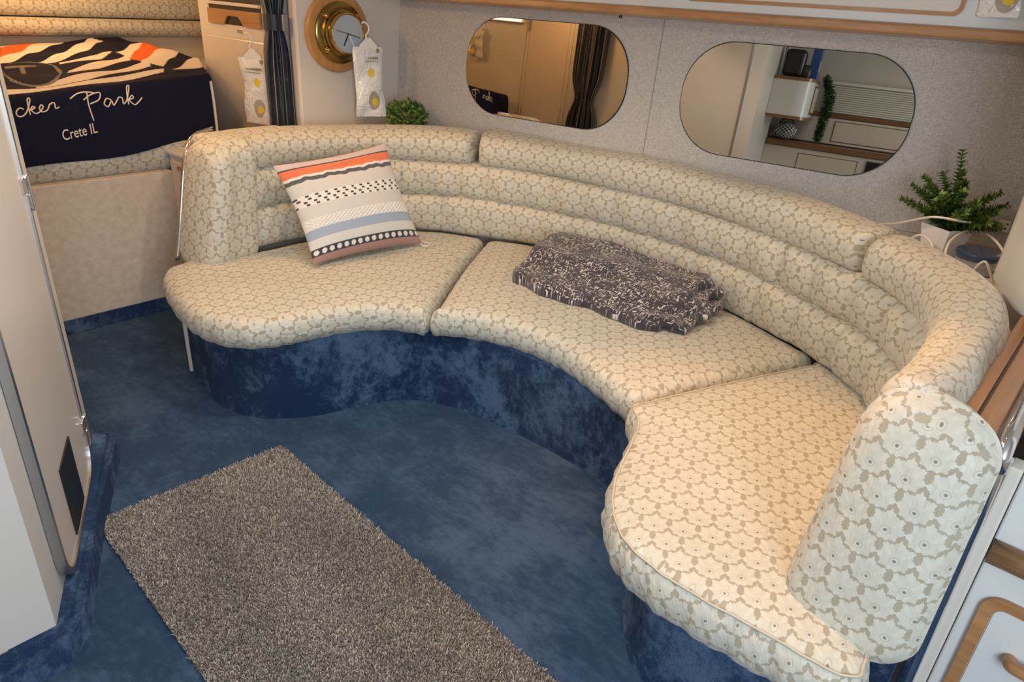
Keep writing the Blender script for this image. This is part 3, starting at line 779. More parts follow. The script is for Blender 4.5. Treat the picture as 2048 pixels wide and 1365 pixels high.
struct(box('trim_bow', (-5.5, 0.52, 1.0), (-5.19, 2.84, 1.18), 'headliner', bev=0.0))
WHT = (0.74, 0.66, 0.60); ORG = (0.72, 0.14, 0.035); NVY = (0.010, 0.011, 0.030); GRY = (0.20, 0.18, 0.18)
PRINT = [('W', [(-3.535, 0.50), (-3.548, 1.0), (-3.65, 1.55), (-3.76, 1.6), (-3.64, 0.98), (-3.62, 0.50)]), ('W', [(-3.66, 1.0), (-3.7, 1.23), (-3.91, 1.6), (-4.05, 1.65), (-3.85, 1.29), (-3.75, 1.03)]), ('W', [(-3.94, 1.22), (-3.99, 1.38), (-4.17, 1.61), (-4.36, 1.67), (-4.15, 1.43), (-4.03, 1.26)]), ('W', [(-4.21, 1.28), (-4.27, 1.49), (-4.44, 1.61), (-4.55, 1.66), (-4.49, 1.61), (-4.41, 1.53), (-4.32, 1.31)]), ('W', [(-4.46, 1.65), (-4.73, 1.84), (-4.73, 1.91), (-4.26, 1.64)]), ('O', [(-4.26, 1.64), (-4.73, 1.91), (-4.54, 1.95), (-4.05, 1.61)]), ('W', [(-4.05, 1.61), (-4.54, 1.95), (-4.4, 2.0), (-3.86, 1.64)]), ('W', [(-3.69, 1.61), (-4.17, 1.97), (-4.05, 1.94), (-3.76, 1.8)]), ('W', [(-4.33, 1.2), (-4.58, 1.38), (-4.97, 1.66), (-5.13, 1.75), (-4.99, 1.78), (-4.56, 1.52), (-4.39, 1.34), (-4.26, 1.21)]), ('W', [(-4.98, 1.23), (-5.24, 1.3), (-5.27, 1.41), (-5.26, 1.5)]), ('O', [(-4.6, 1.12), (-4.98, 1.23), (-5.26, 1.5), (-5.27, 1.56), (-4.76, 1.26)]), ('W', [(-4.43, 1.07), (-4.6, 1.12), (-4.76, 1.26), (-5.27, 1.56), (-5.12, 1.61), (-4.65, 1.28), (-4.4, 1.11)]), ('G', [(-3.95, 1.2), (-3.85, 1.16), (-3.77, 1.12), (-3.72, 1.07), (-3.71, 1.03), (-3.72, 1.0), (-3.77, 0.98), (-3.85, 0.96), (-3.95, 0.97), (-4.06, 0.99), (-4.17, 1.02), (-4.27, 1.06), (-4.35, 1.11), (-4.4, 1.16), (-4.41, 1.2), (-4.37, 1.24), (-4.29, 1.25), (-4.18, 1.25), (-4.07, 1.24)]), ('N', [(-3.97, 1.2), (-3.88, 1.16), (-3.81, 1.12), (-3.77, 1.08), (-3.75, 1.04), (-3.77, 1.01), (-3.81, 0.99), (-3.88, 0.98), (-3.97, 0.98), (-4.07, 1.0), (-4.17, 1.02), (-4.27, 1.06), (-4.34, 1.11), (-4.38, 1.15), (-4.38, 1.19), (-4.35, 1.22), (-4.28, 1.24), (-4.18, 1.24), (-4.08, 1.22)]), ('G', [(-4.26, 1.05), (-4.23, 1.18), (-4.20, 1.17), (-4.21, 1.04)]), ('G', [(-4.25, 1.11), (-4.05, 1.06), (-4.05, 1.08), (-4.25, 1.13)])]
bl = thing('striped_blanket', 'navy, white and orange printed blanket with script lettering on the berth', 'blanket', (-3.9, 1.2, 0.78))
def fold_z(y): return 1.066+0.075*(y-0.87)
def hem_z(y): return 0.775+0.06*(y-0.86)/0.83+0.012*sin(y*9)
def blanket_pt(y, b):
    """b < 0: drop below the fold, b > 0: distance back over the mattress"""
    zf = fold_z(y)
    if b < 0:
        t = min(1, -b); z = zf-0.03-(zf-0.03-hem_z(y))*t
        x = -3.512+0.018*t*(1-t)*4*0.5+0.006*sin(y*14+t*2)*t
        return Vector((x, y+0.0*t, z))
    d = b; zt = zf+0.02*d+0.008*(sin(d*16+y*7)*0.6+sin(y*18-d*7)*0.5)*min(1, d*6)
    if d < 0.05:
        a = d/0.05*pi/2; return Vector((-3.512-0.03*(1-cos(a)), y, zf-0.03+0.03*sin(a)))
    return Vector((-3.542-(d-0.05), y, zt))
v = []; f = []; colr = []; NYB, NB = 230, 330
bs = [-1+k/50 for k in range(50)]+[k*0.05/8 for k in range(8)]+[0.05+1.56*k/271 for k in range(272)]
for b in bs:
    for i in range(NYB+1):
        yy = 0.56+(1.715-0.56)*i/NYB
        if b > 0.05: yy += max(0, min(1, (i/NYB-0.80)/0.2))*0.20*min(1, (b-0.05)*2.0)
        p = blanket_pt(yy, b); v.append(p)
        c = NVY
        if b > 0.0:
            for key, poly in PRINT:
                if inside((p.x, p.y), poly): c = {'W': WHT, 'O': ORG, 'N': NVY, 'G': GRY}[key]
        elif i > NYB-3: c = WHT
        colr.append(c)
W_ = NYB+1
for j in range(len(bs)-1):
    for i in range(NYB): a = j*W_+i; f.append((a, a+1, a+W_+1, a+W_))
bo = from_py('cloth', v, f, 'plush', None, True, None, colr); md = bo.modifiers.new('thickness', 'SOLIDIFY'); md.thickness = 0.006; md.offset = 1
kids(bl, bo)
# lettering on the drop
def strokes(name, polys, y0, z0, sc_, slope, r=0.0042):
    for k, pts in enumerate(polys):
        P3 = []
        for (a, b) in pts:
            y = y0+a*sc_; z = z0+b*sc_+slope*a*sc_
            t = (fold_z(y)-0.03-z)/max(0.05, fold_z(y)-0.03-hem_z(y)); P3.append(blanket_pt(y, -max(0.001, min(1, t)))+Vector((0.009, 0, 0)))
            P3[-1].z = min(z, fold_z(y)-0.006)
        o = tube(name, P3, r, 'print_cream', None, 6, n=max(10, len(P3)*5)); o.parent = bl; o.matrix_parent_inverse = Matrix.Translation(bl.location).inverted()
cker = [[(0.55, 0.42), (0.35, 0.55), (0.1, 0.4), (0.05, 0.15), (0.25, 0.0), (0.55, 0.1), (0.8, 0.4), (1.05, 0.95), (0.98, 1.15), (0.88, 0.9), (0.85, 0.0)], [(0.88, 0.25), (1.1, 0.5), (1.25, 0.4), (1.0, 0.28), (1.2, 0.02), (1.5, 0.1), (1.75, 0.35), (1.65, 0.5), (1.5, 0.3), (1.6, 0.05), (1.95, 0.1), (2.2, 0.45), (2.3, 0.42), (2.32, 0.5), (2.5, 0.45), (2.5, 0.1), (2.75, 0.15)]]
park = [[(0.0, 0.85), (0.35, 1.05), (0.75, 1.08), (1.1, 1.0)], [(0.75, 1.05), (0.72, 0.5), (0.80, -0.2)], [(0.55, 0.75), (0.9, 0.95), (1.3, 1.0), (1.2, 0.7), (0.8, 0.55)],
        [(1.75, 0.62), (1.55, 0.72), (1.4, 0.5), (1.55, 0.35), (1.75, 0.6), (1.8, 0.38), (2.0, 0.6), (2.1, 0.72), (2.25, 0.66), (2.25, 0.4), (2.45, 0.6), (2.65, 1.2), (2.55, 1.3), (2.5, 0.85), (2.48, 0.35)], [(2.5, 0.55), (2.7, 0.75), (2.75, 0.62), (2.55, 0.55), (2.75, 0.32), (2.95, 0.42), (3.15, 0.6)]]
strokes('letter_stroke', cker, 0.862, 0.99, 0.060, 0.14, 0.0028)
strokes('letter_stroke', park, 1.075, 0.972, 0.094, 0.05, 0.0030)
cu = bpy.data.curves.new('town_lettering', 'FONT'); cu.body = 'Crete IL'; cu.size = 0.068; cu.extrude = 0.001
to = bpy.data.objects.new('town_lettering', cu); COL.objects.link(to)
dg = bpy.context.evaluated_depsgraph_get(); me = bpy.data.meshes.new_from_object(to.evaluated_get(dg)); bpy.data.objects.remove(to)
me.name = 'town_lettering'
Mt = Matrix.Translation((-3.493, 1.012, 0.884)) @ Matrix(((0, 0, 1, 0), (0.62, 0, 0, 0), (0.10, 0.92, 0, 0), (0, 0, 0, 1)))
me.transform(Mt)
to = link('town_lettering', me, None); to.data.materials.clear(); to.data.materials.append(MATS['print_cream']); kids(bl, to)

# berth cabinet beside the curtain
bc = thing('berth_cabinet', 'pale berth cabinet with black niche and oak drawer beside the curtain', 'cabinet', (-3.7, 2.0, 0.74))
kids(bc, box('body', (-4.06, 1.955, 0.72), (-3.335, 2.4, CEIL-0.01), 'laminate', bev=0.012),
     box('cabinet_door', (-4.035, 1.945, 0.78), (-3.385, 1.958, 1.285), 'laminate_door', bev=0.008),
     box('door_edge', (-3.385, 1.947, 0.80), (-3.368, 1.957, 1.28), 'oak', bev=0.003),
     box('niche', (-3.93, 1.9525, 1.345), (-3.41, 1.958, 1.75), 'black', bev=0.002))
dw = plate('drawer_front', [(-0.26, 0.0), (0.26, 0.0), (0.26, 0.07), (0.10, 0.07), (0.075, 0.045), (0.05, 0.028), (-0.05, 0.028), (-0.075, 0.045), (-0.10, 0.07), (-0.26, 0.07)], 0.010, 'oak', M=frame((-3.67, 1.9525, 1.345), (1, 0, 0), (0, 0, 1)))
# the pull cut-out faces down in the drawer: flip it
dw.data.transform(Matrix.Translation((0, 0, 2*1.38)) @ Matrix.Scale(-1, 4, (0, 0, 1))); dw.data.flip_normals()
kids(bc, dw, box('shelf_board', (-3.93, 1.938, 1.435), (-3.41, 1.954, 1.45), 'laminate', bev=0.002), box('name_plate', (-3.66, 1.953, 1.31), (-3.60, 1.956, 1.33), 'brushed', bev=0.001))

# night stand between berth and sofa
ns = thing('night_stand', 'low white night stand with oak pull between berth and sofa', 'cabinet', (-3.33, 1.7, 0))
kids(ns, box('body', (-3.5, 1.452, 0.0), (-3.17, 1.93, 0.785), 'laminate', bev=0.006), box('top', (-3.515, 1.438, 0.785), (-3.165, 1.94, 0.805), 'white_gloss', bev=0.006))
for z0, z1 in ((0.08, 0.55), (0.56, 0.76)):
    d = box('drawer', (-3.475, 1.446, z0), (-3.18, 1.4535, z1), 'laminate_door', bev=0.003); kids(ns, d)
    if z0 > 0.3:
        h = box('pull', (-3.40, 1.436, 0.722), (-3.26, 1.448, 0.742), 'oak', bev=0.004); h.parent = d

# ------------------------------------------------------------------ right end: bulkhead, galley cabinet, locker, ledge things
bk = struct(box('wall_sofa_end', (-0.108, 1.425, 0.0), (-0.004, 2.95, 0.872), 'laminate', bev=0.003), 'low bulkhead behind the sofa end')
cp = thing('oak_cap', 'oak cap boards on the low bulkhead beside the sofa', 'trim', (-0.055, 1.9, 0.872))
for a, b in ((-0.108, -0.080), (-0.074, -0.036)):
    kids(cp, box('board', (a, 1.40, 0.873), (b, 2.18, 0.893), 'oak_y', bev=0.003))
ct = thing('chrome_edge_trim', 'chrome edge trim running up the sofa end and along the bulkhead top', 'trim', (-0.015, 1.38, 0))
kids(ct, tube('bar', [(-0.010, 1.378, 0.01), (-0.010, 1.378, 0.30), (-0.012, 1.378, 0.60), (-0.014, 1.380, 0.80), (-0.016, 1.392, 0.872), (-0.017, 1.43, 0.893), (-0.018, 1.52, 0.897), (-0.018, 1.8, 0.897), (-0.018, 2.15, 0.897)], 0.0145, 'chrome', n=70, seg=14),
     lathe('collar', [(0.018, 0.84), (0.019, 0.846), (0.019, 0.862), (0.018, 0.868)], 'chrome', M=Matrix.Translation((-0.015, 1.386, 0)), seg=20))
struct(box('trim_bulkhead', (0.0, 1.375, 0.0), (0.022, 1.42, 0.86), 'headliner', bev=0.004))
gc = thing('galley_cabinet', 'white galley cabinet with oak rail and oak framed drawer at the right edge', 'cabinet', (0.3, 1.7, 0))
kids(gc, box('body', (0.024, 1.43, 0.0), (0.75, 2.0, 1.02), 'white_gloss', bev=0.004))
kids(gc, tube('hand_rail', [(0.026, 1.418, 0.655), (0.3, 1.418, 0.652), (0.74, 1.418, 0.65)], 0.025, 'oak_dark', seg=14))
Mg = frame((0.30, 1.43, 0.335), (1, 0, 0), (0, 0, 1))
fr_ = ring_plate('drawer_rim', rrect(0.50, 0.45, 0.035), rrect(0.455, 0.405, 0.020), 0.010, 'oak', M=Mg)
fd = plate('drawer', rrect(0.455, 0.405, 0.020), 0.007, 'white_gloss', M=Mg, bev=0.002); kids(gc, fd); fr_.parent = fd
hh = tube('handle', [(0.128, 1.424, 0.438), (0.130, 1.408, 0.440), (0.142, 1.398, 0.442), (0.20, 1.397, 0.442), (0.28, 1.398, 0.442), (0.292, 1.408, 0.440), (0.294, 1.424, 0.438)], 0.013, 'oak', seg=12, n=40); hh.parent = fd
tl = thing('tall_locker', 'tall white locker with rounded edge behind the sofa end', 'cabinet', (0.1, 2.6, 0.87))
pl = [(-0.112, 2.148), (-0.135, 2.19), (-0.165, 2.27), (-0.20, 2.37), (-0.222, 2.425), (-0.228, 2.45), (-0.222, 2.475), (-0.20, 2.52), (-0.16, 2.66), (-0.12, 2.9), (0.5, 3.0), (0.5, 2.16), (-0.10, 2.142)]
kids(tl, extrude_poly('body', pl, 0.894, CEIL-0.005, 'white_gloss'))
kids(tl, box('dark_edge', (-0.100, 2.135, 0.90), (-0.085, 2.150, 1.9), 'dark_edge', bev=0.002))

# ------------------------------------------------------------------ plants
def leafblob(v, f, p, d, n_, L, wd):
    """one folded leaf: 2 quads"""
    d = d.normalized(); sd = d.cross(n_); sd = sd.normalized() if sd.length > 1e-5 else d.orthogonal().normalized(); nn = sd.cross(d)
    b = len(v); v += [p, p+d*L*0.5+sd*wd*0.5+nn*wd*0.18, p+d*L, p+d*L*0.5-sd*wd*0.5+nn*wd*0.18, p+d*L*0.5-nn*0.0]
    f += [(b, b+1, b+2, b+4), (b, b+4, b+2, b+3)]
def build_leaves(name, groups, root):
    for m, (v, f) in groups.items(): kids(root, from_py(name, v, f, m, None, False))
def potted_ball(loc, rad, label):
    t = thing('potted_boxwood', label, 'plant', loc)
    L0 = Vector(loc)
    kids(t, lathe('pot', [(0.034, 0), (0.040, 0.004), (0.047, 0.062), (0.050, 0.066), (0.046, 0.070), (0.040, 0.062)], 'pot', M=Matrix.Translation(loc), seg=28))
    kids(t, tube('stem', [L0+Vector((0, 0, 0.03)), L0+Vector((0.004, 0, 0.07)), L0+Vector((0, 0, 0.11))], 0.006, 'stem'))
    G = {k: ([], []) for k in ('leaf_a', 'leaf_b', 'leaf_c')}; rn = random.Random(5); c = L0+Vector((0, 0, 0.07+rad*0.75))
    for k in range(900):
        d = Vector((rn.gauss(0, 1), rn.gauss(0, 1), rn.gauss(0, 1))).normalized(); r_ = rad*(0.55+0.45*rn.random()**0.5)*(1+0.14*sin(d.x*7+d.y*5)*cos(d.z*6))
        p = c+Vector((d.x*1.12, d.y*1.12, d.z*0.85))*r_
        g = G[rn.choice(('leaf_a', 'leaf_b', 'leaf_b', 'leaf_c'))]
        leafblob(g[0], g[1], p, d+Vector((rn.gauss(0, .6), rn.gauss(0, .6), rn.gauss(0, .5)+0.25)), Vector((rn.gauss(0, 1), rn.gauss(0, 1), 1)), rn.uniform(0.022, 0.034), rn.uniform(0.014, 0.022))
    build_leaves('foliage', G, t)
    for ch in t.children:
        if ch.name.startswith('foliage'): ch['kind'] = 'stuff'
potted_ball((-2.965, 2.485, 0.826), 0.085, 'small round boxwood plant on the ledge beside the clock')
def fern(loc, label):
    t = thing('potted_fern', label, 'plant', loc); L0 = Vector(loc)
    a, b, h = 0.040, 0.058, 0.105; rz = Matrix.Rotation(R_(-28), 4, 'Z')
    v = []; f = []
    for (s_, z) in ((a, 0), (b, h), (b-0.005, h), (a-0.003, 0.02)):
        for q in ((-1, -1), (1, -1), (1, 1), (-1, 1)): v.append(L0+(rz @ Vector((q[0]*s_, q[1]*s_, z))))
    for q in range(3):
        for j in range(4): f.append((q*4+j, q*4+(j+1) % 4, (q+1)*4+(j+1) % 4, (q+1)*4+j))
    f += [(3, 2, 1, 0), (12, 13, 14, 15)]
    pt = from_py('pot', v, f, 'pot'); kids(t, pt); pt['label'] = 'square tapered white pot'
    sl = []
    for q in ((-1, -1), (1, -1), (1, 1), (-1, 1)): sl.append(L0+(rz @ Vector((q[0]*(b-0.007), q[1]*(b-0.007), h-0.015))))
    kids(t, from_py('soil', sl, [(0, 1, 2, 3)], 'leaf_c'))
    rn = random.Random(8); G = {k: ([], []) for k in ('leaf_a', 'leaf_b', 'leaf_c')}
    base = L0+Vector((0, 0, h-0.015)); stems = []
    spec = [(-0.03, 0.0, 0.265), (-0.012, 0.01, 0.20), (-0.11, -0.02, 0.17), (-0.14, 0.0, 0.13), (-0.09, -0.04, 0.15), (-0.07, 0.03, 0.18), (0.115, -0.01, 0.155), (0.14, 0.03, 0.11), (0.145, -0.06, 0.06), (0.12, -0.09, 0.07), (0.07, -0.07, 0.12), (0.02, -0.06, 0.15), (-0.03, -0.07, 0.13), (-0.15, -0.05, 0.09), (0.0, 0.05, 0.16), (0.09, 0.04, 0.13), (-0.12, 0.05, 0.11), (0.15, -0.03, 0.045), (-0.05, -0.05, 0.10), (0.05, -0.10, 0.09), (0.13, -0.05, 0.10)]
    for (dx, dy, hz) in spec:
        e = base+WX*dx+Vector((0, dy, hz)); m_ = base+WX*dx*0.42+Vector((0, dy*0.4, hz*0.6)); P = crom([base+WX*dx*0.08, m_, e], 22)[0]
        kids(t, tube('stem', [P[0], P[7], P[14], P[21]], 0.0016, 'stem', seg=5, n=12))
        for k in range(3, 22):
            tng = (P[min(k+1, 21)]-P[k-1]).normalized(); o1 = tng.orthogonal().normalized(); o2 = tng.cross(o1); sc_ = 1.0-0.45*(k/21)
            for q in range(6):
                an = q*pi/3+k*0.9+rn.uniform(-.3, .3); d = (o1*cos(an)+o2*sin(an))+tng*0.55
                g = G[rn.choice(('leaf_a', 'leaf_b', 'leaf_c', 'leaf_a'))]
                leafblob(g[0], g[1], P[k]+Vector((rn.gauss(0, .002), rn.gauss(0, .002), 0)), d, tng, 0.036*sc_*rn.uniform(.8, 1.2), 0.019*sc_)
    build_leaves('foliage', G, t)
    for ch in t.children:
        if ch.name.startswith('foliage'): ch['kind'] = 'stuff'
fern((-0.44, 2.80, 0.826), 'leafy fern in a square white pot on the ledge behind the sofa')

# jar, adapter and cables on the ledge
jr = thing('round_container', 'round container with translucent dark blue lid behind the sofa end', 'container', (-0.312, 2.69, 0.826))
kids(jr, lathe('body', [(0.052, 0), (0.058, 0.004), (0.060, 0.050), (0.056, 0.05)], 'clear', M=Matrix.Translation((-0.312, 2.69, 0.826)), seg=36),
     lathe('lid', [(0.066, 0.050), (0.068, 0.054), (0.068, 0.066), (0.062, 0.072), (0.054, 0.071), (0.01, 0.070)], 'lid_blue', M=Matrix.Translation((-0.312, 2.69, 0.826)), seg=36))
ad = thing('plug_adapter', 'small cream plug adapter with spots by the locker edge', 'adapter', (-0.303, 3.0, 0.91))
kids(ad, box('shell', (-0.323, 2.990, 0.909), (-0.283, 3.016, 0.949), 'cable', bev=0.004))
for dx, dz in ((-0.010, 0.008), (0.008, -0.006), (-0.004, -0.010), (0.011, 0.011)):
    kids(ad, box('spot', (-0.303+dx-0.003, 2.9885, 0.929+dz-0.003), (-0.303+dx+0.003, 2.991, 0.929+dz+0.003), 'black', bev=0))
tag(tube('charging_cable', [(-0.78, 2.93, 0.832), (-0.70, 2.87, 0.862), (-0.60, 2.78, 0.905), (-0.50, 2.71, 0.962), (-0.455, 2.695, 0.977), (-0.39, 2.73, 0.972), (-0.335, 2.85, 0.952), (-0.303, 2.99, 0.93)], 0.004, 'cable', n=60), 'white cable running across in front of the fern pot', 'cable')
tag(tube('charging_cable', [(-0.385, 2.63, 0.835), (-0.40, 2.66, 0.89), (-0.397, 2.72, 0.918), (-0.37, 2.79, 0.935), (-0.325, 2.80, 0.935), (-0.275, 2.76, 0.918), (-0.232, 2.72, 0.88), (-0.226, 2.70, 0.834)], 0.0042, 'cable', n=60), 'white cable arching over the blue lidded container', 'cable')
tag(tube('charging_cable', [(-0.55, 2.72, 0.84), (-0.51, 2.70, 0.895), (-0.48, 2.69, 0.905), (-0.445, 2.67, 0.885), (-0.43, 2.66, 0.834)], 0.0042, 'cable', n=50), 'short white cable looping behind the sofa back below the fern', 'cable')
tag(tube('charging_cable', [(-0.300, 2.60, 0.832), (-0.290, 2.575, 0.875), (-0.272, 2.565, 0.90), (-0.252, 2.575, 0.872), (-0.235, 2.60, 0.832)], 0.0042, 'cable', n=40), 'white cable hooked down in front of the blue lidded container', 'cable')

# ------------------------------------------------------------------ striped cushion
def pillow():
    BL = Vector((-2.49, 1.565, 0.475)); BR = Vector((-2.435, 2.125, 0.475)); TR = Vector((-2.665, 2.10, 0.905)); TL = Vector((-2.755, 1.565, 0.845))
    t = thing('striped_cushion', 'square scatter cushion with orange, white, black and blue stripes', 'cushion', (-2.5, 1.85, 0.47))
    N = 220; v = []; f = []; cs = []
    nrm = (BR-BL).cross(TL-BL).normalized(); rn = random.Random(2)
    LG = (0.66, 0.64, 0.62); WH = (0.80, 0.78, 0.74); DK = (0.045, 0.045, 0.055); OR = (0.80, 0.20, 0.09); BLU = (0.36, 0.44, 0.56); MV = (0.42, 0.24, 0.21); LIL = (0.60, 0.52, 0.54)
    def colr(u, q):       # q = 0 top .. 1 bottom
        w1 = 0.006*sin(u*31)+0.004*sin(u*67+1)
        if q < 0.075: return LIL
        if q < 0.088: return DK
        if q < 0.170+w1*0.6: return OR
        if q < 0.195+w1: return WH
        if q < 0.235+w1: return (0.10, 0.10, 0.12)
        if q < 0.365: return LG
        if q < 0.475:
            r_ = int((q-0.365)/0.0275); k = int(u*38+ (0.5 if r_ % 2 else 0)*1.0 + r_)
            qq = ((q-0.365)/0.0275) % 1
            return DK if ((k+r_) % 3 == 0 and 0.2 < qq < 0.85 and r_ in (0, 1, 2, 3)) else WH
        if q < 0.60: return LG
        if q < 0.70: return WH
        if q < 0.79: return BLU
        if q < 0.875: return (0.70, 0.69, 0.66)
        if q < 0.945:
            k = (u*16) % 1; qq = (q-0.875)/0.07
            return WH if ((k-0.5)/0.33)**2+((qq-0.5)/0.33)**2 < 1 else DK
        return MV
    for sd in (1, -1):
        for j in range(N+1):
            for i in range(N+1):
                a, b = i/N, j/N; u, w_ = a*2-1, b*2-1
                # edges bow inwards between the corners
                a2 = 0.5+(a-0.5)*(1-0.075*(1-w_*w_)); b2 = 0.5+(b-0.5)*(1-0.065*(1-u*u))
                p = (BL.lerp(BR, a2)).lerp(TL.lerp(TR, a2), b2)
                th = 0.078*(max(0, 1-abs(u)**2.6)*max(0, 1-abs(w_)**2.6))**0.55
                q = 1-b
                if sd > 0:
                    if 0.60 < q < 0.70: th += 0.004*sin(a*150)*sin((q-0.6)*190)
                    th += 0.004*sin(a*9+b*7)*(1-u*u)*(1-w_*w_) + 0.006*exp(-((q-0.12-0.02*sin(a*7))/0.02)**2)*(1-u*u)
                v.append(p+nrm*sd*th+nrm*0.012); cs.append(colr(a, q) if sd > 0 else LG)
    W2 = N+1; n1 = W2*W2
    for j in range(N):
        for i in range(N):
            a = j*W2+i; f.append((a, a+1, a+W2+1, a+W2)); f.append((n1+a, n1+a+W2, n1+a+W2+1, n1+a+1))
    kids(t, from_py('cover', v, f, 'coated', None, True, None, cs))
    kids(t, tube('tag_loop', [BR+Vector((0.0, 0.0, 0.004)), BR+Vector((0.03, -0.02, 0.002)), BR+Vector((0.045, 0.0, 0.0)), BR+Vector((0.03, 0.03, 0.002)), BR+Vector((0, 0.02, 0.004))], 0.0025, 'plastic'))
pillow()

# ------------------------------------------------------------------ folded throw
def throw():
    t = thing('folded_throw', 'folded dark purple-grey throw flecked with white on the middle seat', 'throw', (-1.5, 2.3, 0.47))
    def layer(nm, quad, zf_, zb_, seed, nx=70, ny=50, thk=0.022, wav=0.010, floor=None):
        A, B, Cc, D = [Vector(p) for p in quad]    # front-left, front-right, back-right, back-left
        rn = random.Random(seed); ph = [rn.uniform(0, 6) for _ in range(5)]; v = []; f = []; uv = []
        for sd in (1, 0):
            for j in range(ny+1):
                for i in range(nx+1):
                    a, b = i/nx, j/ny
                    e = 0.010*sin(b*13+ph[0])*(1 if a in (0, 1) else 0)
                    ua, ub = 2*a-1, 2*b-1; a_ = 0.5+0.5*ua*(1-0.035*ub**8); b_ = 0.5+0.5*ub*(1-0.06*ua**8)
                    p = A.lerp(B, a_).lerp(D.lerp(Cc, a_), b_)
                    p = p+Vector((e+0.006*sin(b*21+ph[1]), 0.010*sin(a*12+ph[2])*(1-b)+0.006*sin(a*27+ph[3]), 0))
                    edge = min(a, 1-a, b, 1-b)
                    rnd_ = sqrt(max(0.0, 1-(1-min(1, edge/0.045))**2))
                    hb_ = min(1, b/0.55); hb_ = hb_*hb_*(3-2*hb_)
                    z = (floor if floor and not sd else lerp(zf_, zb_, 0.7*hb_+0.3*b)) + thk*(0.5+0.5*rnd_ if sd else 0.0) + (wav*(sin(a*10+b*4+ph[4])*0.5+sin(b*15-a*6+ph[1])*0.4+sin(a*23+b*11)*0.22)*(0.25+0.75*rnd_) if sd else 0)
                    v.append(Vector((p.x, p.y, z))); uv.append((a*(B-A).length, b*(D-A).length))
        W2 = nx+1; n1 = W2*(ny+1)
        for j in range(ny):
            for i in range(nx):
                a = j*W2+i; f.append((a, a+1, a+W2+1, a+W2)); f.append((n1+a, n1+a+W2, n1+a+W2+1, n1+a+1))
        for i in range(nx): f.append((i, n1+i, n1+i+1, i+1)); k = ny*W2+i; f.append((k, k+1, n1+k+1, n1+k))
        for j in range(ny): k = j*W2; f.append((k, k+W2, n1+k+W2, n1+k)); k = j*W2+nx; f.append((k, n1+k, n1+k+W2, k+W2))
        o = from_py(nm, v, f, 'throw', None, True, uv); kids(t, o)
    layer('fold', [(-1.50, 2.15, 0), (-1.055, 2.19, 0), (-1.05, 2.53, 0), (-1.42, 2.54, 0)], 0.474, 0.500, 3, thk=0.026, wav=0.006)
    layer('fold', [(-1.55, 2.14, 0), (-1.085, 2.165, 0), (-1.085, 2.55, 0), (-1.50, 2.555, 0)], 0.490, 0.535, 4, thk=0.026, wav=0.009)
    layer('fold', [(-1.835, 2.085, 0), (-1.13, 2.135, 0), (-1.13, 2.565, 0), (-1.955, 2.575, 0)], 0.476, 0.566, 9, thk=0.030, wav=0.013, floor=0.470)
throw()

# ------------------------------------------------------------------ rug with real pile
def rug():
    t = thing('shag_rug', 'mottled grey-brown shag rug lying on the blue carpet', 'rug', (-1.3, 0.75, 0))
    c0 = Vector((-2.022, 1.085, 0)); ex_ = Vector((1.35, -0.052, 0)).normalized(); ey = Vector((-ex_.y, ex_.x, 0))*-1
    Lx, Ly = 1.9, 0.63; vs4 = [c0, c0+ex_*Lx, c0+ex_*Lx+ey*Ly, c0+ey*Ly]
    kids(t, extrude_poly('backing', [(p.x, p.y) for p in vs4], 0.001, 0.008, 'rug_back'))
    rn = random.Random(4); v = []; f = []; cs = []
    for k in range(150000):
        a, b = rn.random(), rn.random()
        p = c0+ex_*(a*Lx)+ey*(b*Ly)
        if rn.random() < 0.0: continue
        h = rn.uniform(0.008, 0.0135); an = rn.uniform(0, 2*pi); d = Vector((cos(an), sin(an), 0)); wd = rn.uniform(0.0013, 0.0023); ln = Vector((rn.gauss(0, .0035), rn.gauss(0, .0035), 0))
        g = 0.5+0.5*sin(a*9+2*sin(b*5))*sin(b*6+a*3)
        br = rn.choice((0.30, 0.46, 0.64, 0.84))*(0.80+0.25*g); c = (br*0.98, br*0.85, br*0.72)
        i0 = len(v); p = p+Vector((0, 0, 0.006))
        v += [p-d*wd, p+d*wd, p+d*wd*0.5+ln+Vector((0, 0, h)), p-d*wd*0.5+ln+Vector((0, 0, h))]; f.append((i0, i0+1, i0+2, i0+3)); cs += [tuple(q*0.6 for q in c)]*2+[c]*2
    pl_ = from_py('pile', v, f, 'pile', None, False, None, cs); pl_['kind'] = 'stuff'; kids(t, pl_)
rug()

# ------------------------------------------------------------------ starboard side, seen in the mirrors
def unit(name, label, cat, loc, *objs, group=None):
    t = thing(name, label, cat, loc, group); kids(t, *objs); return t
# window with blinds
wn = thing('window_1', 'galley window behind horizontal blinds', 'window', (-0.6, -1.2, 1.22)); wn['kind'] = 'structure'
kids(wn, box('pane', (-1.22, -1.199, 1.235), (0.2, -1.195, 1.46), 'window_day', bev=0), box('sill', (-1.28, -1.2, 1.185), (0.3, -1.13, 1.225), 'oak_dark', bev=0.006))
bd = thing('window_blind', 'cream slatted blind over the galley window', 'blind', (-0.6, -1.17, 1.23))
sm = None
for k in range(13):
    z = 1.24+k*0.0175
    if sm is None:
        o = box('slat', (-1.2, -0.0085, -0.0008), (0.2, 0.0085, 0.0008), 'slat', bev=0); sm = o
    else:
        o = sm.copy(); COL.objects.link(o); o.parent = None
    o.matrix_parent_inverse = Matrix.Identity(4); o.parent = bd
    o.location = Vector((0, -1.172, z))-bd.location; o.rotation_euler = (R_(-50), 0, 0)
kids(bd, box('head_rail', (-1.21, -1.19, 1.465), (0.21, -1.15, 1.49), 'slat', bev=0.003))
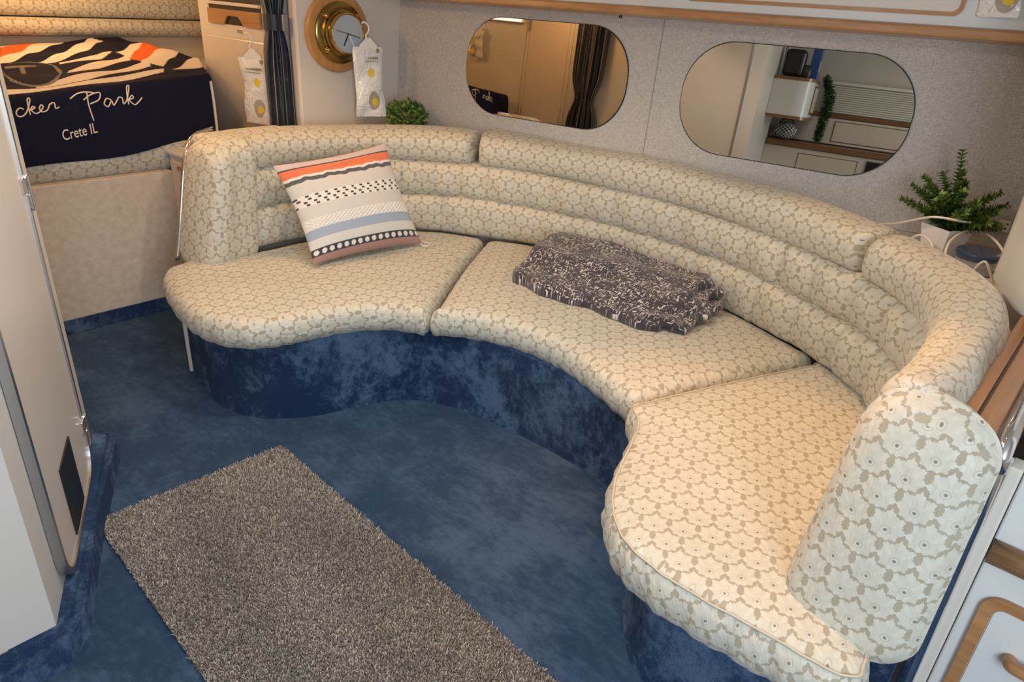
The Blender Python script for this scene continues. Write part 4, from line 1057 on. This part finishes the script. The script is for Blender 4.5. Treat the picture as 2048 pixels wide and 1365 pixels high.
# galley locker under the window, fiddle rail, lower units, microwave
g1 = unit('galley_locker', 'cream galley locker with dark outlined door below the blind', 'cabinet', (-0.6, -1.1, 0.97), box('body', (-1.6, -1.198, 0.965), (0.6, -1.10, 1.183), 'laminate', bev=0.003), box('door_rim', (-1.075, -1.105, 0.985), (0.0, -1.0965, 1.165), 'oak_dark', bev=0.004), box('door', (-1.068, -1.10, 0.992), (-0.007, -1.094, 1.158), 'laminate_door', bev=0.004))
g2 = unit('galley_counter', 'low galley counter with oak fiddle rail along the starboard side', 'counter', (-0.6, -1.0, 0), box('body', (-1.598, -1.198, 0.0), (0.6, -0.92, 0.90), 'laminate', bev=0.003), box('fiddle_rail', (-1.598, -1.198, 0.902), (0.6, -0.90, 0.955), 'oak_dark', bev=0.006), box('door_rim', (-1.30, -0.922, 0.60), (-0.80, -0.9165, 0.862), 'oak_dark', bev=0.004), box('door', (-1.293, -0.918, 0.607), (-0.807, -0.914, 0.855), 'laminate_door', bev=0.004), box('oven_front', (-0.735, -0.922, 0.55), (-0.30, -0.912, 0.875), 'black', bev=0.006), box('oven_frame', (-0.745, -0.921, 0.54), (-0.29, -0.9155, 0.885), 'brushed', bev=0.004))
# rounded upper cabinet on the head wall
uc_pts = [(-1.598, -1.08), (-1.598, -0.45)] + [(-1.42+0.14*sin(R_(a)), -0.59+0.14*cos(R_(a))) for a in range(0, 91, 10)] + [(-1.28, -1.08)]
uc = unit('rounded_cabinet', 'white galley cabinet with rounded corner and oak edges', 'cabinet', (-1.45, -0.8, 1.14), extrude_poly('body', uc_pts, 1.165, 1.44, 'white_gloss'), extrude_poly('top_edge', [(a+0.004, b+0.004) for a, b in uc_pts], 1.44, 1.465, 'oak_dark'), extrude_poly('bottom_edge', [(a+0.004, b+0.004) for a, b in uc_pts], 1.14, 1.165, 'oak_dark'), box('door_rim', (-1.281, -1.04, 1.19), (-1.273, -0.64, 1.42), 'oak_dark', bev=0.002), box('door', (-1.277, -1.02, 1.205), (-1.268, -0.66, 1.405), 'laminate_door', bev=0.003))
cm = unit('coffee_maker', 'black coffee maker standing on the rounded cabinet', 'appliance', (-1.47, -0.62, 1.466), box('housing', (-1.56, -0.72, 1.467), (-1.40, -0.54, 1.68), 'black', bev=0.03, seg=3), lathe('jug', [(0.045, 0), (0.055, 0.03), (0.05, 0.08), (0.04, 0.10)], 'dark_edge', M=Matrix.Translation((-1.385, -0.60, 1.467)), seg=24))
bx = unit('blue_carton', 'bright blue carton standing on the rounded cabinet', 'carton', (-1.33, -0.9, 1.466), box('carton', (-1.37, -0.99, 1.467), (-1.30, -0.77, 1.72), 'blue_box', bev=0.002), box('picture', (-1.3005, -0.92, 1.54), (-1.2992, -0.84, 1.62), 'print_cream', bev=0))
vn = thing('trailing_vine', 'green trailing vine hanging down beside the rounded cabinet', 'plant', (-1.24, -1.0, 0.92))
G = {k: ([], []) for k in ('leaf_a', 'leaf_c')}; rn = random.Random(9)
for s_ in range(4):
    ox, oy = rn.uniform(-0.02, 0.05), rn.uniform(-0.06, 0.06)
    P = crom([Vector((-1.235+ox*0.3, -1.0+oy, 1.50)), Vector((-1.195+ox, -1.0+oy, 1.36)), Vector((-1.20+ox, -1.0+oy*0.7, 1.18)), Vector((-1.19+ox*0.5, -1.0, 1.00))], 40)[0]
    kids(vn, tube('stem', [P[0], P[13], P[26], P[39]], 0.002, 'stem', seg=5))
    for p in P:
        for q in range(9):
            d = Vector((rn.gauss(0, 1), rn.gauss(0, 1), rn.gauss(-0.2, .7))); g = G[rn.choice(('leaf_a', 'leaf_c'))]
            leafblob(g[0], g[1], p+d.normalized()*0.012, d, Vector((0, 0, 1)), 0.032, 0.018)
build_leaves('foliage', G, vn)
for ch in vn.children:
    if ch.name.startswith('foliage'): ch['kind'] = 'stuff'
# checked bag on the counter end
v = []; f = []; uv = []
for j in range(17):
    ph_ = pi*j/16
    for i in range(28):
        th = 2*pi*i/28; r_ = sin(ph_)*(1+0.08*sin(th*5+j)); v.append(Vector((-1.46+0.095*r_*cos(th), -0.99+0.08*r_*sin(th), 1.03-0.075*cos(ph_)))); uv.append((th*0.10, ph_*0.10))
for j in range(16):
    for i in range(28): f.append((j*28+i, j*28+(i+1) % 28, (j+1)*28+(i+1) % 28, (j+1)*28+i))
cb = thing('checked_bag', 'small black and white checked bag on the galley counter', 'bag', (-1.46, -0.99, 0.955))
kids(cb, from_py('pouch', v, f, 'checks', None, True, uv), tube('strap', [(-1.53, -0.99, 1.07), (-1.50, -0.98, 1.125), (-1.42, -0.98, 1.125), (-1.39, -0.99, 1.07)], 0.006, 'black'))
# berth side wall opposite: hanging locker door, second curtain, sachet, added glow strip
lk = unit('hanging_locker', 'tall pale hanging locker door on the berth side wall, seen in the mirror', 'cabinet', (-3.25, 0.5, 0.1), box('door', (-3.40, 0.501, 0.15), (-3.06, 0.520, 1.80), 'laminate_door', bev=0.004), box('frame', (-3.43, 0.5005, 0.1), (-3.03, 0.512, 1.84), 'laminate', bev=0.003), box('hinge', (-3.412, 0.515, 1.55), (-3.392, 0.527, 1.63), 'brushed', bev=0.002))
curtain(0.57, -2.97, -2.72, 0.72, 1.90, 'dark navy curtain with tan stripes seen in the mirror by the clock', 0.035, 1.10, 1, 'x')
sachet(frame((-3.86, 0.55, 1.62), (-1, 0, 0), (0, 0, 1)), 'white sachet seen at the edge of the mirror by the clock', 0.01, h=0.2)
bw = unit('added_glow_strip', 'added glowing strip high on the berth side wall, standing in for a lit window in the mirror', 'lamp', (-3.8, 0.52, 1.6), box('housing', (-4.2, 0.5, 1.60), (-3.46, 0.53, 1.70), 'plastic', bev=0.004), box('glow_face', (-4.18, 0.525, 1.605), (-3.48, 0.545, 1.69), 'glow', bev=0.006))  # made-up glowing strip in place of the bright window glimpsed in the mirror
